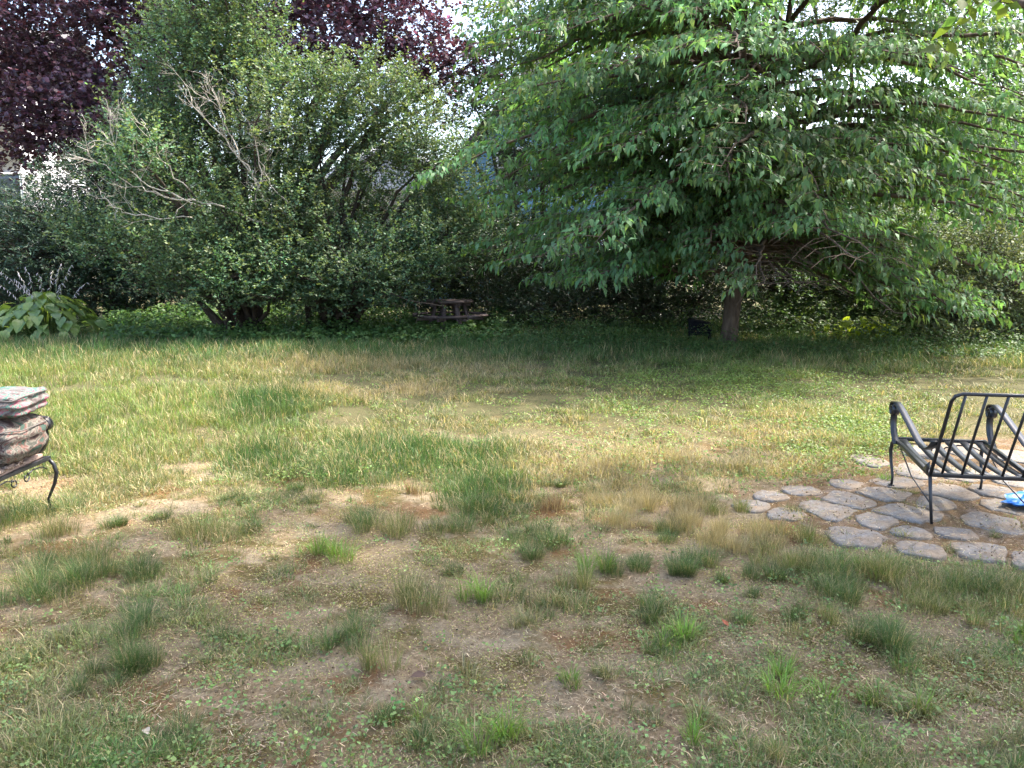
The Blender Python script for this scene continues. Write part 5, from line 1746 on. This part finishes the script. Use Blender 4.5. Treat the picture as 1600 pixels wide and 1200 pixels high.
# ---------------------------------------------------------------- blue plastic bag on the patio
m, nt, b = new_mat('blue_plastic')
n1 = noise_node(nt, 9, 3)
r_ = ramp(nt, n1.outputs[0], [(0.48, (0.01, 0.12, 0.42)), (0.57, (0.03, 0.2, 0.52)), (0.64, (0.6, 0.65, 0.7))])
nt.links.new(r_.outputs[0], b.inputs['Base Color'])
b.inputs['Roughness'].default_value = 0.3
M['blue'] = m
bm = bmesh.new()
bmesh.ops.create_icosphere(bm, subdivisions=4, radius=1.0)
rg = np.random.default_rng(12)
from mathutils import noise as mnoise
for v in bm.verts:
    c = v.co.copy()
    f = 1 + 0.45 * (mnoise.noise(c * 1.7) ) + 0.22 * abs(mnoise.noise(c * 4.1)) + 0.08 * abs(mnoise.noise(c * 9))
    v.co = Vector((c.x * 0.19 * f, c.y * 0.10 * f, max(c.z, -0.25) * 0.055 * f * (1.0 + 0.7 * c.x)))
me = bpy.data.meshes.new('plastic_bag')
bm.to_mesh(me)
bm.free()
o = link('plastic_bag', me, M['blue'])
p = G(1618, 794)
o.location = (p[0], p[1], 0.05)
o.rotation_euler = (0, 0, R(12))
tag(o, 'crumpled blue plastic bag lying on the patio beside the iron chair', 'bag')

# ---------------------------------------------------------------- octagonal picnic table under the shrubs
tp = at(703, 500, 15.4)
pt = thing('picnic_table', 'weathered octagonal picnic table with encircling benches in the shade', 'picnic table', (tp[0], 15.4, 0), R(8))
topz, br = 0.68, 0.50
half = br * math.cos(math.pi / 8)
for k in range(7):
    y0, y1 = -half + 2 * half * k / 7 + 0.004, -half + 2 * half * (k + 1) / 7 - 0.004

    def ext(y):
        a_ = abs(y)
        s_ = half * math.tan(math.pi / 8)
        return half if a_ <= s_ else half - (a_ - s_)
    ym = [y0, y1]
    poly = [(-ext(y0), y0), (ext(y0), y0), (ext(y1), y1), (-ext(y1), y1)]
    MB().prism(poly, topz - 0.038, topz).build('top_plank', M['weathered'], pt)
for k in range(8):
    a = k * math.pi / 4
    c_, s_ = math.cos(a), math.sin(a)
    tn = math.tan(math.pi / 8)
    for r0_, r1_ in ((0.60, 0.665), (0.673, 0.74)):
        q = [(r0_, -r0_ * tn + 0.004), (r1_, -r1_ * tn + 0.004), (r1_, r1_ * tn - 0.004), (r0_, r0_ * tn - 0.004)]
        MB().prism([(x * c_ - y * s_, x * s_ + y * c_) for x, y in q], 0.375, 0.41).build('bench_plank', M['weathered'], pt)
for k in range(4):
    a = k * math.pi / 4 + math.pi / 8
    Mz = np.array(Matrix.Rotation(a, 3, 'Z'))
    MB().box((0, 0, 0.335 + 0.001 * k), (1.40, 0.04, 0.07 - 0.002 * k), Mz).build('bench_beam', M['weathered'], pt)
    MB().box((0, 0, topz - 0.075 + 0.001 * k), (0.86, 0.04, 0.06), Mz).build('top_beam', M['weathered'], pt)
for k in range(8):
    a = k * math.pi / 4 + math.pi / 8
    r1_, r2_ = 0.30, 0.48
    MB().strip([(r1_ * math.cos(a), r1_ * math.sin(a), topz - 0.05), (r2_ * math.cos(a), r2_ * math.sin(a), 0.0)], (-math.sin(a), math.cos(a), 0), 0.09, 0.036).build('leg', M['weathered'], pt)

# ---------------------------------------------------------------- dark slant-topped box under the tree
bp = at(1094, 520, 13.9)
bt = thing('dark_box', 'small dark box with slanted top standing left of the tree trunk', 'box', (bp[0], 13.9, 0), R(-18))
g = MB()
g.add([(-0.2, -0.15, 0.14), (0.2, -0.15, 0.14), (0.2, 0.15, 0.14), (-0.2, 0.15, 0.14), (-0.2, -0.15, 0.40), (0.2, -0.15, 0.33), (0.2, 0.15, 0.33), (-0.2, 0.15, 0.40)],
      [(3, 2, 1, 0), (4, 5, 6, 7), (0, 1, 5, 4), (1, 2, 6, 5), (2, 3, 7, 6), (3, 0, 4, 7)])
g.build('body', M['dark_box'], bt, bevel=0.01)
g = MB()
g.add([(-0.22, -0.17, 0.405), (0.22, -0.17, 0.328), (0.22, 0.17, 0.328), (-0.22, 0.17, 0.405), (-0.22, -0.17, 0.43), (0.22, -0.17, 0.353), (0.22, 0.17, 0.353), (-0.22, 0.17, 0.43)],
      [(3, 2, 1, 0), (4, 5, 6, 7), (0, 1, 5, 4), (1, 2, 6, 5), (2, 3, 7, 6), (3, 0, 4, 7)])
g.build('lid', M['dark_box'], bt, bevel=0.006)
for x in (-0.17, 0.17):
    for y in (-0.12, 0.12):
        MB().box((x, y, 0.06), (0.045, 0.045, 0.18)).build('leg', M['dark_box'], bt)

# ---------------------------------------------------------------- a few fallen leaves on the soil
def dry_leaf(label, px_, py_, size, color, seed):
    rg = np.random.default_rng(seed)
    p_ = G(px_, py_)
    me = broad_leaf_mesh(size, size * 0.62, rg.uniform(-0.3, 0.4), mat_leaf('dry_leaf', 0.1, 0.7, 0.2, base=color), rg.uniform(0.2, 0.5))
    o = link('fallen_leaf', me)
    o.location = (p_[0], p_[1], float(ground_h(p_[0], p_[1])) + 0.018)
    o.rotation_euler = (rg.normal(0, 0.15), rg.normal(0, 0.2), rg.uniform(0, 6.28))
    tag(o, label, 'leaf', 'fallen leaves on the soil')


dry_leaf('dry brown curled leaf on bare soil near the bottom centre', 663, 1058, 0.055, (0.10, 0.065, 0.05), 1)
dry_leaf('small red brown leaf right of centre in the foreground', 920, 953, 0.03, (0.28, 0.05, 0.03), 2)
dry_leaf('reddish fallen leaf near the right hand grass tufts', 1138, 978, 0.035, (0.32, 0.10, 0.05), 3)
dry_leaf('pale grey fallen leaf low on the bottom left soil', 228, 1148, 0.04, (0.42, 0.36, 0.28), 4)
